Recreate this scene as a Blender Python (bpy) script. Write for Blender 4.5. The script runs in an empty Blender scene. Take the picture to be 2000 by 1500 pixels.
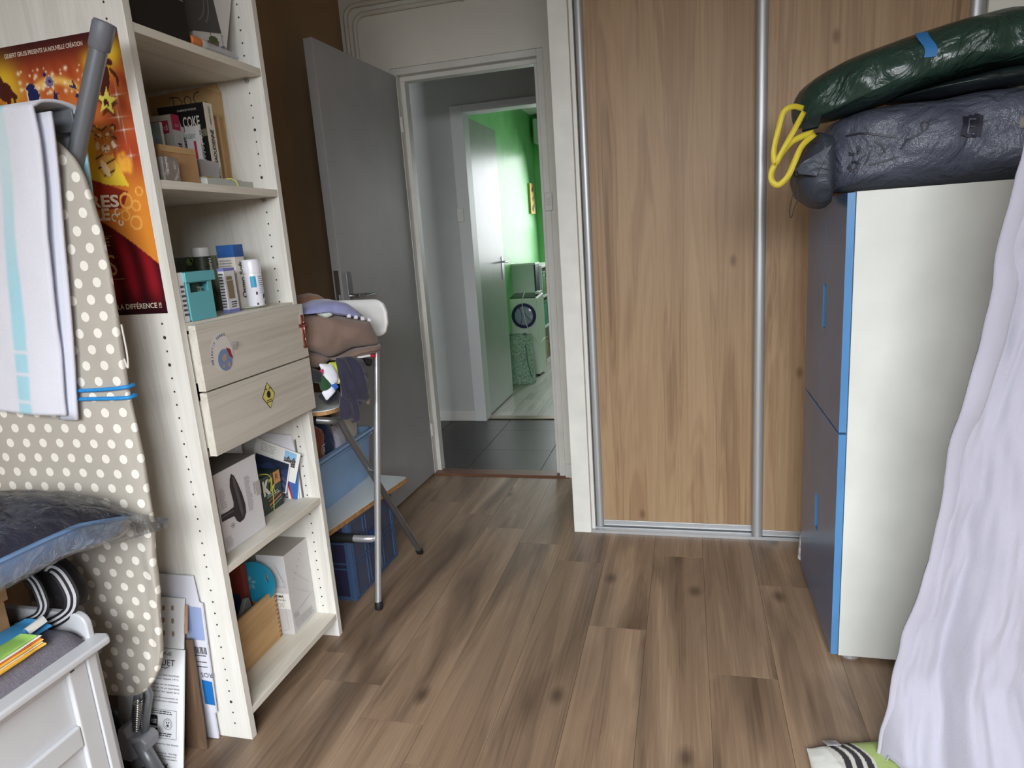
import bpy, bmesh, math, random
import numpy as np
from mathutils import Vector, Matrix, noise
R = random.Random(7)
scene = bpy.context.scene
COL = scene.collection

# ---------------------------------------------------------------- camera
def cam_basis(yaw, pitch, roll):
    f = Vector((-math.sin(yaw)*math.cos(pitch), math.cos(yaw)*math.cos(pitch), -math.sin(pitch)))
    r = Vector((math.cos(yaw), math.sin(yaw), 0)); u = r.cross(f)
    c, s = math.cos(roll), math.sin(roll)
    return c*r + s*u, -s*r + c*u, f
cr, cu, cf = cam_basis(.2638, .2158, -.0706)
cd = bpy.data.cameras.new('camera'); cam = bpy.data.objects.new('camera', cd); COL.objects.link(cam)
cd.sensor_width = 36; cd.lens = 1303.89/2000*36; cd.clip_start = .02; cd.clip_end = 100
cam.matrix_world = Matrix(((cr.x, cu.x, -cf.x, 0), (cr.y, cu.y, -cf.y, 0), (cr.z, cu.z, -cf.z, 1.2388), (0, 0, 0, 1)))
scene.camera = cam

# ---------------------------------------------------------------- world and light
w = bpy.data.worlds.new('overcast_sky'); scene.world = w; w.use_nodes = True
w.node_tree.nodes['Background'].inputs[0].default_value = (.80, .90, 1, 1)
w.node_tree.nodes['Background'].inputs[1].default_value = .25
def area(name, loc, rot, sx, sy, power, spread, col):
    l = bpy.data.lights.new(name, 'AREA'); l.shape = 'RECTANGLE'; l.size = sx; l.size_y = sy
    l.energy = power; l.spread = math.radians(spread); l.color = col
    o = bpy.data.objects.new(name, l); COL.objects.link(o); o.location = loc; o.rotation_euler = rot
    return o
RAD = math.radians
# daylight through the bedroom window (behind the camera) and through the window of the green room
area('window_daylight', (.1, -3.0, 3.0), (RAD(66), 0, 0), 5.0, 2.6, 1000, 180, (.94, .97, 1))
area('green_room_daylight', (-.75, 7.42, 1.5), (RAD(-64), 0, 0), 1.5, 1.25, 24, 150, (.95, .98, 1))
vs = scene.view_settings
scene.display_settings.display_device = 'sRGB'
vs.view_transform = 'Standard'; vs.look = 'None'; vs.gamma = 1; vs.use_curve_mapping = False
vs.exposure = 0.06

# ---------------------------------------------------------------- helpers
def lin(c):
    return tuple(((v/255)/12.92 if v <= 10 else ((v/255+.055)/1.055)**2.4) for v in c[:3])
MATS = {}
def _nt(name):
    m = bpy.data.materials.new(name); m.use_nodes = True
    nt = m.node_tree; b = nt.nodes['Principled BSDF']
    return m, nt, b
def N(nt, t, **kw):
    n = nt.nodes.new(t)
    for k, v in kw.items():
        if k.startswith('i_'):
            key = k[2:]; key = int(key) if key.isdigit() else key.replace('_', ' ')
            n.inputs[key].default_value = v
        else: setattr(n, k, v)
    return n
def coords(nt, scale=(1, 1, 1), rnd=False, kind='Object'):
    tc = N(nt, 'ShaderNodeTexCoord'); mp = N(nt, 'ShaderNodeMapping'); mp.inputs['Scale'].default_value = scale
    src = tc.outputs[kind]
    if rnd:
        oi = N(nt, 'ShaderNodeObjectInfo'); ml = N(nt, 'ShaderNodeMath', operation='MULTIPLY'); ml.inputs[1].default_value = 37.0
        nt.links.new(oi.outputs['Random'], ml.inputs[0])
        ad = N(nt, 'ShaderNodeVectorMath', operation='ADD'); nt.links.new(src, ad.inputs[0]); nt.links.new(ml.outputs[0], ad.inputs[1])
        src = ad.outputs[0]
    nt.links.new(src, mp.inputs['Vector'])
    return mp.outputs[0]
def ramp(nt, fac, stops):
    r = N(nt, 'ShaderNodeValToRGB'); cr_ = r.color_ramp
    while len(cr_.elements) < len(stops): cr_.elements.new(.5)
    for e, (p, c) in zip(cr_.elements, stops): e.position = p; e.color = (*lin(c), 1)
    nt.links.new(fac, r.inputs[0]); return r.outputs[0]
def mat(name, c, rough=.6, metal=0, var=0, vscale=8, bump=0, bscale=200, spec=.5, stretch=(1, 1, 1), trans=0, alpha=1, coat=0, sheen=0, sub=0):
    """plain procedural material: base colour with a soft noise variation and a fine bump"""
    if name in MATS: return MATS[name]
    m, nt, b = _nt(name)
    L = lin(c); b.inputs['Base Color'].default_value = (*L, 1)
    b.inputs['Roughness'].default_value = rough; b.inputs['Metallic'].default_value = metal
    b.inputs['Specular IOR Level'].default_value = spec
    if trans: b.inputs['Transmission Weight'].default_value = trans
    if alpha < 1: b.inputs['Alpha'].default_value = alpha
    if coat: b.inputs['Coat Weight'].default_value = coat; b.inputs['Coat Roughness'].default_value = .1
    if sheen: b.inputs['Sheen Weight'].default_value = sheen
    v = coords(nt, stretch)
    n = N(nt, 'ShaderNodeTexNoise'); n.inputs['Scale'].default_value = vscale; n.inputs['Detail'].default_value = 5
    nt.links.new(v, n.inputs['Vector'])
    a = max(var, .006)
    lo = tuple(max(0, x*(1-a)) for x in c); hi = tuple(min(255, x*(1+a)) for x in c)
    nt.links.new(ramp(nt, n.outputs['Fac'], [(.3, lo), (.7, hi)]), b.inputs['Base Color'])
    if bump:
        n2 = N(nt, 'ShaderNodeTexNoise'); n2.inputs['Scale'].default_value = bscale; n2.inputs['Detail'].default_value = 3
        nt.links.new(v, n2.inputs['Vector'])
        bp = N(nt, 'ShaderNodeBump'); bp.inputs['Strength'].default_value = bump; bp.inputs['Distance'].default_value = .002
        nt.links.new(n2.outputs['Fac'], bp.inputs['Height']); nt.links.new(bp.outputs[0], b.inputs['Normal'])
    MATS[name] = m; return m
def wood(name, stops, axis=2, scale=1.0, rough=.5, rnd=False, bump=.15, streak=None, knots=False, spec=.4, fine=1.0, ring=.06, vary=(.87, 1.12), sp=(.51, .70)):
    """wood grain stretched along one axis; rnd shifts it per object"""
    if name in MATS: return MATS[name]
    m, nt, b = _nt(name)
    s = [1.0, 1.0, 1.0]; s[axis] = .07
    v = coords(nt, tuple(x*scale for x in s), rnd)
    n1 = N(nt, 'ShaderNodeTexNoise', i_Scale=9.0, i_Detail=4.0, i_Distortion=1.2); nt.links.new(v, n1.inputs['Vector'])
    s2 = [1.0, 1.0, 1.0]; s2[axis] = .012
    v2 = coords(nt, tuple(x*scale for x in s2), rnd)
    n2 = N(nt, 'ShaderNodeTexNoise', i_Scale=150.0*fine, i_Detail=3.0); nt.links.new(v2, n2.inputs['Vector'])
    # growth-ring figure: a sine of the low frequency noise
    mu = N(nt, 'ShaderNodeMath', operation='MULTIPLY'); mu.inputs[1].default_value = 60; nt.links.new(n1.outputs['Fac'], mu.inputs[0])
    sn = N(nt, 'ShaderNodeMath', operation='SINE'); nt.links.new(mu.outputs[0], sn.inputs[0])
    ma = N(nt, 'ShaderNodeMath', operation='MULTIPLY_ADD'); ma.inputs[1].default_value = ring; nt.links.new(sn.outputs[0], ma.inputs[0]); nt.links.new(n1.outputs['Fac'], ma.inputs[2])
    mx = N(nt, 'ShaderNodeMath', operation='MULTIPLY_ADD'); mx.inputs[1].default_value = .38
    nt.links.new(n2.outputs['Fac'], mx.inputs[0]); nt.links.new(ma.outputs[0], mx.inputs[2])
    sb = N(nt, 'ShaderNodeMath', operation='SUBTRACT'); sb.inputs[1].default_value = .19; nt.links.new(mx.outputs[0], sb.inputs[0])
    col = ramp(nt, sb.outputs[0], stops)
    if streak:
        s3 = [1.0, 1.0, 1.0]; s3[axis] = .16
        v3 = coords(nt, tuple(x*scale for x in s3), rnd)
        n3 = N(nt, 'ShaderNodeTexNoise', i_Scale=6.5, i_Detail=4.0, i_Distortion=.5); nt.links.new(v3, n3.inputs['Vector'])
        rp = N(nt, 'ShaderNodeValToRGB'); rp.color_ramp.elements[0].position = sp[0]; rp.color_ramp.elements[1].position = sp[1]
        nt.links.new(n3.outputs['Fac'], rp.inputs[0])
        mm = N(nt, 'ShaderNodeMath', operation='MULTIPLY'); mm.inputs[1].default_value = streak[1]; nt.links.new(rp.outputs[0], mm.inputs[0])
        mi = N(nt, 'ShaderNodeMix', data_type='RGBA'); nt.links.new(mm.outputs[0], mi.inputs['Factor']); nt.links.new(col, mi.inputs['A']); mi.inputs['B'].default_value = (*lin(streak[0]), 1)
        col = mi.outputs['Result']
    if knots:
        s4 = [1.0, 1.0, 1.0]; s4[axis] = .55
        v4 = coords(nt, tuple(x*knots[0] for x in s4), rnd)
        sp4 = N(nt, 'ShaderNodeSeparateXYZ'); cb4 = N(nt, 'ShaderNodeCombineXYZ'); nt.links.new(v4, sp4.inputs[0])
        nt.links.new(sp4.outputs['X'], cb4.inputs[0]); nt.links.new(sp4.outputs['Z' if axis == 2 else 'Y'], cb4.inputs[1])
        vo = N(nt, 'ShaderNodeTexVoronoi', i_Scale=1.0, voronoi_dimensions='2D'); nt.links.new(cb4.outputs[0], vo.inputs['Vector'])
        rk = N(nt, 'ShaderNodeValToRGB'); rk.color_ramp.elements[0].position = .02; rk.color_ramp.elements[1].position = knots[1]
        rk.color_ramp.elements[0].color = (1, 1, 1, 1); rk.color_ramp.elements[1].color = (0, 0, 0, 1)
        nt.links.new(vo.outputs['Distance'], rk.inputs[0])
        mi = N(nt, 'ShaderNodeMix', data_type='RGBA'); mk = N(nt, 'ShaderNodeMath', operation='MULTIPLY'); mk.inputs[1].default_value = knots[3]
        gt = N(nt, 'ShaderNodeSeparateColor'); nt.links.new(vo.outputs['Color'], gt.inputs[0])
        g1 = N(nt, 'ShaderNodeMath', operation='GREATER_THAN'); g1.inputs[1].default_value = .52; nt.links.new(gt.outputs[0], g1.inputs[0])
        g2 = N(nt, 'ShaderNodeMath', operation='MULTIPLY'); nt.links.new(rk.outputs[0], g2.inputs[0]); nt.links.new(g1.outputs[0], g2.inputs[1])
        nt.links.new(g2.outputs[0], mk.inputs[0]); nt.links.new(mk.outputs[0], mi.inputs['Factor']); nt.links.new(col, mi.inputs['A']); mi.inputs['B'].default_value = (*lin(knots[2]), 1)
        col = mi.outputs['Result']
    if rnd:
        oi = N(nt, 'ShaderNodeObjectInfo'); hs = N(nt, 'ShaderNodeHueSaturation')
        mr = N(nt, 'ShaderNodeMapRange'); mr.inputs['To Min'].default_value = vary[0]; mr.inputs['To Max'].default_value = vary[1]
        nt.links.new(oi.outputs['Random'], mr.inputs[0]); nt.links.new(mr.outputs[0], hs.inputs['Value']); nt.links.new(col, hs.inputs['Color']); col = hs.outputs[0]
    nt.links.new(col, b.inputs['Base Color'])
    b.inputs['Roughness'].default_value = rough; b.inputs['Specular IOR Level'].default_value = spec
    bp = N(nt, 'ShaderNodeBump'); bp.inputs['Strength'].default_value = bump; bp.inputs['Distance'].default_value = .0015
    nt.links.new(sb.outputs[0], bp.inputs['Height']); nt.links.new(bp.outputs[0], b.inputs['Normal'])
    MATS[name] = m; return m

class MB:
    """collects boxes, tubes, polygons, grids in world coordinates; build() links them as ONE mesh object"""
    def __init__(s): s.v = []; s.f = []; s.m = []; s.k = 0; s.c = None
    def add(s, vs_, fs, k=None):
        o = len(s.v); s.v += [Vector(p) for p in vs_]; s.f += [tuple(i+o for i in f) for f in fs]; s.m += [s.k if k is None else k]*len(fs); return s
    def box(s, x0, x1, y0, y1, z0, z1, k=None):
        return s.hexa([(x0, y0, z0), (x1, y0, z0), (x1, y1, z0), (x0, y1, z0), (x0, y0, z1), (x1, y0, z1), (x1, y1, z1), (x0, y1, z1)], k)
    def hexa(s, p, k=None):
        return s.add(p, [(0, 3, 2, 1), (4, 5, 6, 7), (0, 1, 5, 4), (1, 2, 6, 5), (2, 3, 7, 6), (3, 0, 4, 7)], k)
    def obox(s, o, a, b, c, k=None):
        """box from corner o and edge vectors a, b, c (right-handed)"""
        o, a, b, c = map(Vector, (o, a, b, c))
        if a.cross(b).dot(c) < 0: o, a = o+a, -a
        return s.hexa([o, o+a, o+a+b, o+b, o+c, o+a+c, o+a+b+c, o+b+c], k)
    def prism(s, pts, d, k=None):
        """polygon pts (3D, planar) extruded by d"""
        d = Vector(d); n = len(pts); P = [Vector(p) for p in pts]
        nr = sum(((P[i]).cross(P[(i+1) % n]) for i in range(n)), Vector())
        if nr.dot(d) > 0: P.reverse()
        return s.add(P+[p+d for p in P], [tuple(range(n)), tuple(range(2*n-1, n-1, -1))]+[((i+1) % n, i, n+i, n+(i+1) % n) for i in range(n)], k)
    def poly(s, pts, k=None):
        return s.add(pts, [tuple(range(len(pts)))], k)
    def tube(s, pts, r, n=10, caps=True, closed=False, k=None):
        P = [Vector(p) for p in pts]; m = len(P); rr = r if isinstance(r, (list, tuple)) else [r]*m
        vs_ = []; up = None
        for i in range(m):
            t = (P[(i+1) % m]-P[i-1]) if closed else (P[min(i+1, m-1)]-P[max(i-1, 0)])
            t = t.normalized() if t.length > 1e-9 else Vector((0, 0, 1))
            if up is None: up = Vector((0, 0, 1)) if abs(t.z) < .9 else Vector((1, 0, 0))
            a = t.cross(up)
            a = a.normalized() if a.length > 1e-6 else t.orthogonal().normalized()
            b_ = a.cross(t); up = b_
            for j in range(n):
                q = 2*math.pi*j/n; vs_.append(P[i]+rr[i]*(math.cos(q)*a+math.sin(q)*b_))
        fs = []
        for i in range(m if closed else m-1):
            i2 = (i+1) % m
            for j in range(n): fs.append((i*n+j, i2*n+j, i2*n+(j+1) % n, i*n+(j+1) % n))
        if caps and not closed: fs += [tuple(range(n)), tuple((m-1)*n+j for j in range(n-1, -1, -1))]
        return s.add(vs_, fs, k)
    def lathe(s, base, axis, prof, n=20, k=None):
        """prof = [(radius, height along axis)]"""
        ax = Vector(axis).normalized(); a = ax.orthogonal().normalized(); b_ = ax.cross(a); base = Vector(base)
        vs_ = [base+ax*h+r*(math.cos(2*math.pi*j/n)*a+math.sin(2*math.pi*j/n)*b_) for r, h in prof for j in range(n)]
        fs = [(i*n+j, i*n+(j+1) % n, (i+1)*n+(j+1) % n, (i+1)*n+j) for i in range(len(prof)-1) for j in range(n)]
        if prof[0][0] > 1e-6: fs.append(tuple(range(n-1, -1, -1)))
        if prof[-1][0] > 1e-6: fs.append(tuple((len(prof)-1)*n+j for j in range(n)))
        return s.add(vs_, fs, k)
    def grid(s, fn, nu, nv, closed_u=False, k=None):
        vs_ = [fn(i/(nu if closed_u else nu-1), j/(nv-1)) for j in range(nv) for i in range(nu)]
        fs = []
        for j in range(nv-1):
            for i in range(nu if closed_u else nu-1):
                i2 = (i+1) % nu; fs.append((j*nu+i, j*nu+i2, (j+1)*nu+i2, (j+1)*nu+i))
        return s.add(vs_, fs, k)
    def build(s, name, m, parent=None, smooth=False, bevel=0, seg=2, solid=0, sub=0, loc=None, colors=None, auto=None):
        ms = m if isinstance(m, (list, tuple)) else [m]
        if parent is not None:
            base = wloc(parent)
        elif loc is not None: base = Vector(loc)
        else:
            xs = [p.x for p in s.v]; ys = [p.y for p in s.v]; zs = [p.z for p in s.v]
            base = Vector(((min(xs)+max(xs))/2, (min(ys)+max(ys))/2, min(zs)))
        me = bpy.data.meshes.new(name); me.from_pydata([p-base for p in s.v], [], s.f)
        for q in ms: me.materials.append(q)
        if len(ms) > 1: me.polygons.foreach_set('material_index', s.m)
        if smooth: me.polygons.foreach_set('use_smooth', [True]*len(me.polygons))
        if colors is not None:
            ca = me.color_attributes.new('print', 'FLOAT_COLOR', 'POINT'); ca.data.foreach_set('color', np.asarray(colors, np.float32).ravel())
        me.update()
        o = bpy.data.objects.new(name, me); COL.objects.link(o)
        if parent is not None: o.parent = parent
        else: o.location = base
        if auto:
            try: me.set_sharp_from_angle(angle=RAD(auto))
            except Exception: pass
        if sub:
            md = o.modifiers.new('subdivision', 'SUBSURF'); md.levels = md.render_levels = sub
        if solid:
            md = o.modifiers.new('thickness', 'SOLIDIFY'); md.thickness = solid; md.offset = 0
        if bevel:
            md = o.modifiers.new('bevel', 'BEVEL'); md.width = bevel; md.segments = seg; md.limit_method = 'ANGLE'; md.angle_limit = RAD(40)
        return o
def wloc(o):
    p = Vector()
    while o is not None: p = p+o.location; o = o.parent
    return p
def tag(o, label=None, cat=None, group=None, kind=None):
    if label: o['label'] = label
    if cat: o['category'] = cat
    if group: o['group'] = group
    if kind: o['kind'] = kind
    return o
def thing(name, loc, label, cat, group=None):
    o = bpy.data.objects.new(name, None); COL.objects.link(o); o.location = loc; o.empty_display_size = .05
    o.matrix_world = Matrix.Translation(Vector(loc))
    return tag(o, label, cat, group)
def struct(name, mb, m, parent=None, **kw):
    o = mb.build(name, m, parent, **kw)
    if parent is None: o['kind'] = 'structure'
    return o
class Fr:
    """a flat frame in space for printing on: origin o, unit right r, unit up u; off lifts along the outward normal"""
    def __init__(s, o, r, u): s.o = Vector(o); s.r = Vector(r).normalized(); u = Vector(u); s.u = (u-s.r*u.dot(s.r)).normalized(); s.n = s.r.cross(s.u)
    def p(s, x, y, off=.0008): return s.o+s.r*x+s.u*y+s.n*off
    def rect(s, mb, x0, y0, x1, y1, off=.0008, k=None): mb.poly([s.p(x0, y0, off), s.p(x1, y0, off), s.p(x1, y1, off), s.p(x0, y1, off)], k)
    def pl(s, mb, pts, off=.0008, k=None): mb.poly([s.p(x, y, off) for x, y in pts], k)
    def disc(s, mb, x, y, rx, ry=None, off=.0008, n=24, k=None, a0=0, a1=2*math.pi):
        ry = ry or rx; s.pl(mb, [(x+rx*math.cos(a0+(a1-a0)*i/n), y+ry*math.sin(a0+(a1-a0)*i/n)) for i in range(n+(0 if abs(a1-a0-2*math.pi) < 1e-6 else 1))], off, k)
    def ring(s, mb, x, y, r0, r1, off=.0008, n=28, k=None, a0=0, a1=2*math.pi):
        for i in range(n):
            a, b = a0+(a1-a0)*i/n, a0+(a1-a0)*(i+1)/n
            s.pl(mb, [(x+r0*math.cos(a), y+r0*math.sin(a)), (x+r1*math.cos(a), y+r1*math.sin(a)), (x+r1*math.cos(b), y+r1*math.sin(b)), (x+r0*math.cos(b), y+r0*math.sin(b))], off, k)
    def line(s, mb, pts, w, off=.0008, k=None):
        for (x0, y0), (x1, y1) in zip(pts, pts[1:]):
            d = math.hypot(x1-x0, y1-y0) or 1; nx, ny = -(y1-y0)/d*w/2, (x1-x0)/d*w/2
            s.pl(mb, [(x0-nx, y0-ny), (x1-nx, y1-ny), (x1+nx, y1+ny), (x0+nx, y0+ny)], off, k)
    def text(s, mb, txt, x, y, h, w=None, off=.001, k=None, rot=0, align='LEFT', shear=0, bold=0):
        """letters as flat geometry: h = capital height, w = total width to fit"""
        cu_ = bpy.data.curves.new('t', 'FONT'); cu_.body = txt; cu_.size = 1; cu_.align_x = 'LEFT'; cu_.resolution_u = 3; cu_.shear = shear; cu_.offset = bold
        o = bpy.data.objects.new('t', cu_); COL.objects.link(o)
        me = o.to_mesh()
        vs_ = [v.co.copy() for v in me.vertices]; fs = [tuple(p.vertices) for p in me.polygons]
        o.to_mesh_clear(); bpy.data.objects.remove(o); bpy.data.curves.remove(cu_)
        if not vs_: return 0
        x0 = min(v.x for v in vs_); x1 = max(v.x for v in vs_)
        sy = h/.69; sx = sy if w is None else w/max(x1-x0, 1e-6)
        tw = (x1-x0)*sx; ox = {'LEFT': 0, 'CENTER': -tw/2, 'RIGHT': -tw}[align]
        c, q = math.cos(rot), math.sin(rot)
        P = []
        for v in vs_:
            a = (v.x-x0)*sx+ox; b_ = v.y*sy; P.append(s.p(x+a*c-b_*q, y+a*q+b_*c, off))
        mb.add(P, fs, k); return tw
    def scribble(s, mb, x, y, w, h, lines, lw=.55, off=.0009, k=None, rag=.25, words=True):
        """rows of tiny illegible print, one bar per word"""
        for i in range(lines):
            yy = y+h-(i+.5)*h/lines; hh = h/lines*lw/2; xx = x; end = x+w*(1-rag*R.random())
            while xx < end-w*.02:
                ww = min(w*(.04+.13*R.random()) if words else w, end-xx); s.rect(mb, xx, yy-hh, xx+ww, yy+hh, off, k); xx += ww+w*.022
def obj_box(name, o, a, b, c, m, parent=None, bevel=.0015, **kw):
    return MB().obox(o, a, b, c).build(name, m, parent, bevel=bevel, **kw)
def fbm(p, s=1.0, o=3):
    return noise.fractal(Vector(p)*s, 1.0, 2.0, o)
def arc(c, r, a0, a1, n, plane='xy', z=0):
    out = []
    for i in range(n+1):
        a = RAD(a0+(a1-a0)*i/n); x, y = c[0]+r*math.cos(a), c[1]+r*math.sin(a)
        out.append({'xy': (x, y, z), 'yz': (z, x, y), 'xz': (x, z, y)}[plane])
    return out
def smooth_path(pts, n=8):
    """Catmull-Rom through points"""
    P = [Vector(p) for p in pts]; P = [P[0]*2-P[1]]+P+[P[-1]*2-P[-2]]; out = []
    for i in range(1, len(P)-2):
        a, b, c, d = P[i-1:i+3]
        for k in range(n):
            t = k/n; out.append(.5*((2*b)+(c-a)*t+(2*a-5*b+4*c-d)*t*t+(3*b-a-3*c+d)*t**3))
    out.append(P[-2]); return out
# ================================================================ SETTING
D, E_, D2 = 3.246, 2.603, 4.313          # door wall, closet front, far corridor wall
XL, XR = -1.61, 1.25                     # side walls
CEIL = 2.5
white_wall = mat('white_wall_paint', (226, 224, 214), .75, var=.03, vscale=3, bump=.15, bscale=60)
tan_wall = mat('tan_wall_paint', (158, 130, 98), .8, var=.04, vscale=4, bump=.15, bscale=60)
trim_white = mat('white_gloss_trim', (222, 221, 215), .4, var=.03, vscale=6)
corr_wall = mat('corridor_paint', (182, 185, 182), .7, var=.03, vscale=3, bump=.1, bscale=60)
green_wall = mat('green_wall_paint', (124, 200, 124), .38, var=.05, vscale=5, bump=.25, bscale=45)
ceil_m = mat('ceiling_paint', (182, 174, 156), .8)
plank_m = wood('oak_laminate', [(.22, (102, 82, 66)), (.40, (136, 113, 92)), (.58, (151, 127, 104)), (.8, (178, 153, 127))], axis=1, scale=1.0, rough=.42, rnd=True, bump=.3, streak=((64, 49, 39), .88), knots=(3.6, .10, (50, 38, 30), .68), spec=.5, ring=.035, vary=(.93, 1.06), sp=(.50, .74), fine=1.5)
plank2_m = wood('pale_laminate', [(.25, (150, 146, 138)), (.5, (186, 183, 176)), (.8, (205, 203, 198))], axis=1, scale=1, rough=.35, rnd=True, bump=.2)
joint_m = mat('floor_joint', (196, 168, 136), .6)
tile_m = mat('dark_floor_tile', (50, 46, 46), .34, var=.10, vscale=6, bump=.08, bscale=90, stretch=(.3, 4, 1), spec=.35)
grout_m = mat('light_grout', (172, 168, 162), .8)

# bedroom floor: sub-floor plus one object per plank (columns .1834 wide, boards 1.207 long, staggered)
fl = struct('floor', MB().box(XL-.05, XR+.05, -1.1, D+.02, -.06, -.006), joint_m)
PW, PL = .1834, 1.207
stag = {-7: .867, -6: 1.80, -5: 3.03, -4: 1.663, -3: 1.535, -2: 1.403, -1: 1.270, 0: 1.136, 1: 1.919, 2: 2.425, 3: 1.733, 4: 2.245, 5: .95, 6: 1.5, 7: 2.1, 8: .7, 9: 1.3}
for k in range(-7, 10):
    x0 = max(-.5034+PW*k, XL); x1 = min(-.5034+PW*(k+1), XR)
    if x1-x0 < .01: continue
    y = stag[k]-PL*4
    while y < D+.02:
        ya, yb = max(y, -1.0), min(y+PL, D+.015)
        if yb-ya > .02:
            g = .0006
            MB().box(x0+g, x1-g*.4, ya+g, yb-g*1.4, -.006, 0).build('plank', plank_m, fl)
        y += PL
# corridor floor: tiles .418 x .404 with light grout
cfl = struct('floor_corridor', MB().box(-2.7, .6, D+.02, D2+.09, -.06, -.004), grout_m)
for i in range(-4, 5):
    for j in range(0, 4):
        xa, ya = -1.193+.418*i, 3.27+.404*j-.404
        xb, yb = xa+.418, ya+.404
        xa, xb, ya, yb = max(xa, -2.7), min(xb, .6), max(ya, D+.05), min(yb, D2+.02)
        if xb-xa > .02 and yb-ya > .02: MB().box(xa+.0022, xb-.0022, ya+.0012, yb-.0012, -.004, 0).build('tile', tile_m, cfl)
# green room floor: pale planks
gfl = struct('floor_green_room', MB().box(-1.7, 1.1, D2+.09, 7.6, -.06, -.004), mat('pale_joint', (120, 116, 110), .7))
for k in range(-3, 4):
    x0 = -1.035+.19*k; y = 4.0-.35*((k*2) % 3)
    while y < 7.5:
        ya, yb = max(y, D2+.095), min(y+1.25, 7.5)
        if yb-ya > .03: MB().box(max(x0, -1.6)+.0008, x0+.19-.0008, ya+.001, yb-.001, -.004, .001).build('plank', plank2_m, gfl)
        y += 1.25
# walls
struct('wall_left', MB().box(XL-.1, XL, -1.1, D+.1, -.06, CEIL), tan_wall)
struct('wall_right', MB().box(XR, XR+.1, -1.1, D+.1, -.06, CEIL), tan_wall)
wf = MB()                                  # wall behind the camera, with its window opening
wf.box(XL, -.95, -1.1, -1.0, -.06, CEIL).box(1.05, XR, -1.1, -1.0, -.06, CEIL).box(-.95, 1.05, -1.1, -1.0, -.06, .85).box(-.95, 1.05, -1.1, -1.0, 2.20, CEIL)
struct('wall_front', wf, tan_wall)
wfr = MB()
for a in ((-.95, -.90, .85, 2.20), (1.0, 1.05, .85, 2.20), (.03, .07, .85, 2.20), (-.95, 1.05, .85, .90), (-.95, 1.05, 2.15, 2.20)):
    wfr.box(a[0], a[1], -1.08, -1.03, a[2], a[3])
struct('window_1', wfr, trim_white)
JL, JR, HD = -1.378, -.622, 2.073          # outside of the bedroom door frame
wb = MB()
wb.box(XL, JL, D, D+.09, -.06, CEIL).box(JR, .6, D, D+.09, -.06, CEIL).box(JL, JR, D, D+.09, HD, CEIL)
struct('wall_back', wb, white_wall)
cw = MB()                                  # corridor far wall with the second doorway
cw.box(-2.7, -1.425, D2, D2+.09, -.06, CEIL).box(-.60, .6, D2, D2+.09, -.06, CEIL).box(-1.425, -.60, D2, D2+.09, 2.065, CEIL)
struct('wall_corridor', cw, corr_wall)
struct('wall_corridor_end', MB().box(-2.8, -2.7, D, D2+.1, -.06, CEIL).box(.6, .7, D, D2+.1, -.06, CEIL), corr_wall)
struct('ceiling', MB().box(XL-.1, XR+.1, -1.1, D, CEIL, CEIL+.08), ceil_m)
struct('ceiling_corridor', MB().box(-2.8, .7, D, D2+.09, CEIL, CEIL+.08), ceil_m)
struct('ceiling_green_room', MB().box(-1.7, 1.1, D2+.09, 7.6, CEIL, CEIL+.08), mat('green_room_ceiling', (226, 228, 222), .8))
struct('wall_green_left', MB().box(-1.7, -1.6, D2+.09, 7.6, -.06, CEIL), green_wall)
struct('wall_green_right', MB().box(1.0, 1.1, D2+.09, 7.6, -.06, CEIL), green_wall)
struct('wall_green_near', MB().box(-1.6, -1.43, D2+.09, D2+.11, -.06, CEIL).box(-.60, 1.0, D2+.09, D2+.11, -.06, CEIL).box(-1.43, -.6, D2+.09, D2+.11, 2.07, CEIL), green_wall)
gw = MB()
gw.box(-1.6, -1.52, 7.5, 7.6, -.06, CEIL).box(.05, 1.0, 7.5, 7.6, -.06, CEIL).box(-1.52, .05, 7.5, 7.6, -.06, .85).box(-1.52, .05, 7.5, 7.6, 2.2, CEIL)
struct('wall_green_far', gw, green_wall)
w2 = MB()
for a in ((-1.52, -1.46, .85, 2.2), (-.01, .05, .85, 2.2), (-.76, -.70, .85, 2.2), (-1.52, .05, .85, .92), (-1.52, .05, 2.13, 2.2)): w2.box(a[0], a[1], 7.5, 7.56, a[2], a[3])
w2.box(-1.58, .1, 7.40, 7.5, .82, .85)
struct('window_2', w2, trim_white)
# roller-shutter casing over the green room window
struct('trim_5', MB().box(-1.56, .15, 7.36, 7.5, 2.2, 2.45), trim_white, bevel=.01)

# bedroom door frame: outer lining, rebate and stop
def frame(name, y0, xl, xr, head, w, depth, stop, m):
    b = MB(); hi = head+w
    b.box(xl-w, xl, y0-.006, y0+depth, 0, hi).box(xr, xr+w, y0-.006, y0+depth, 0, hi).box(xl, xr, y0-.006, y0+depth, head, hi)
    b.box(xl, xl+stop, y0+.038, y0+depth+.004, 0, head-stop).box(xr-stop, xr, y0+.038, y0+depth+.004, 0, head-stop).box(xl, xr, y0+.038, y0+depth+.004, head-stop, head)
    return struct(name, b, m, bevel=.0025)
frame('trim_1', D, -1.346, -.652, 2.04, .031, .09, .022, trim_white)
f2 = MB()
f2.box(-1.444, -1.36, D2-.022, D2+.10, 0, 2.075).box(-.64, -.58, D2-.022, D2+.10, 0, 2.075).box(-1.36, -.64, D2-.022, D2+.10, 2.03, 2.075)
struct('trim_2', f2, mat('corridor_frame_paint', (212, 213, 212), .4), bevel=.003)
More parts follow.
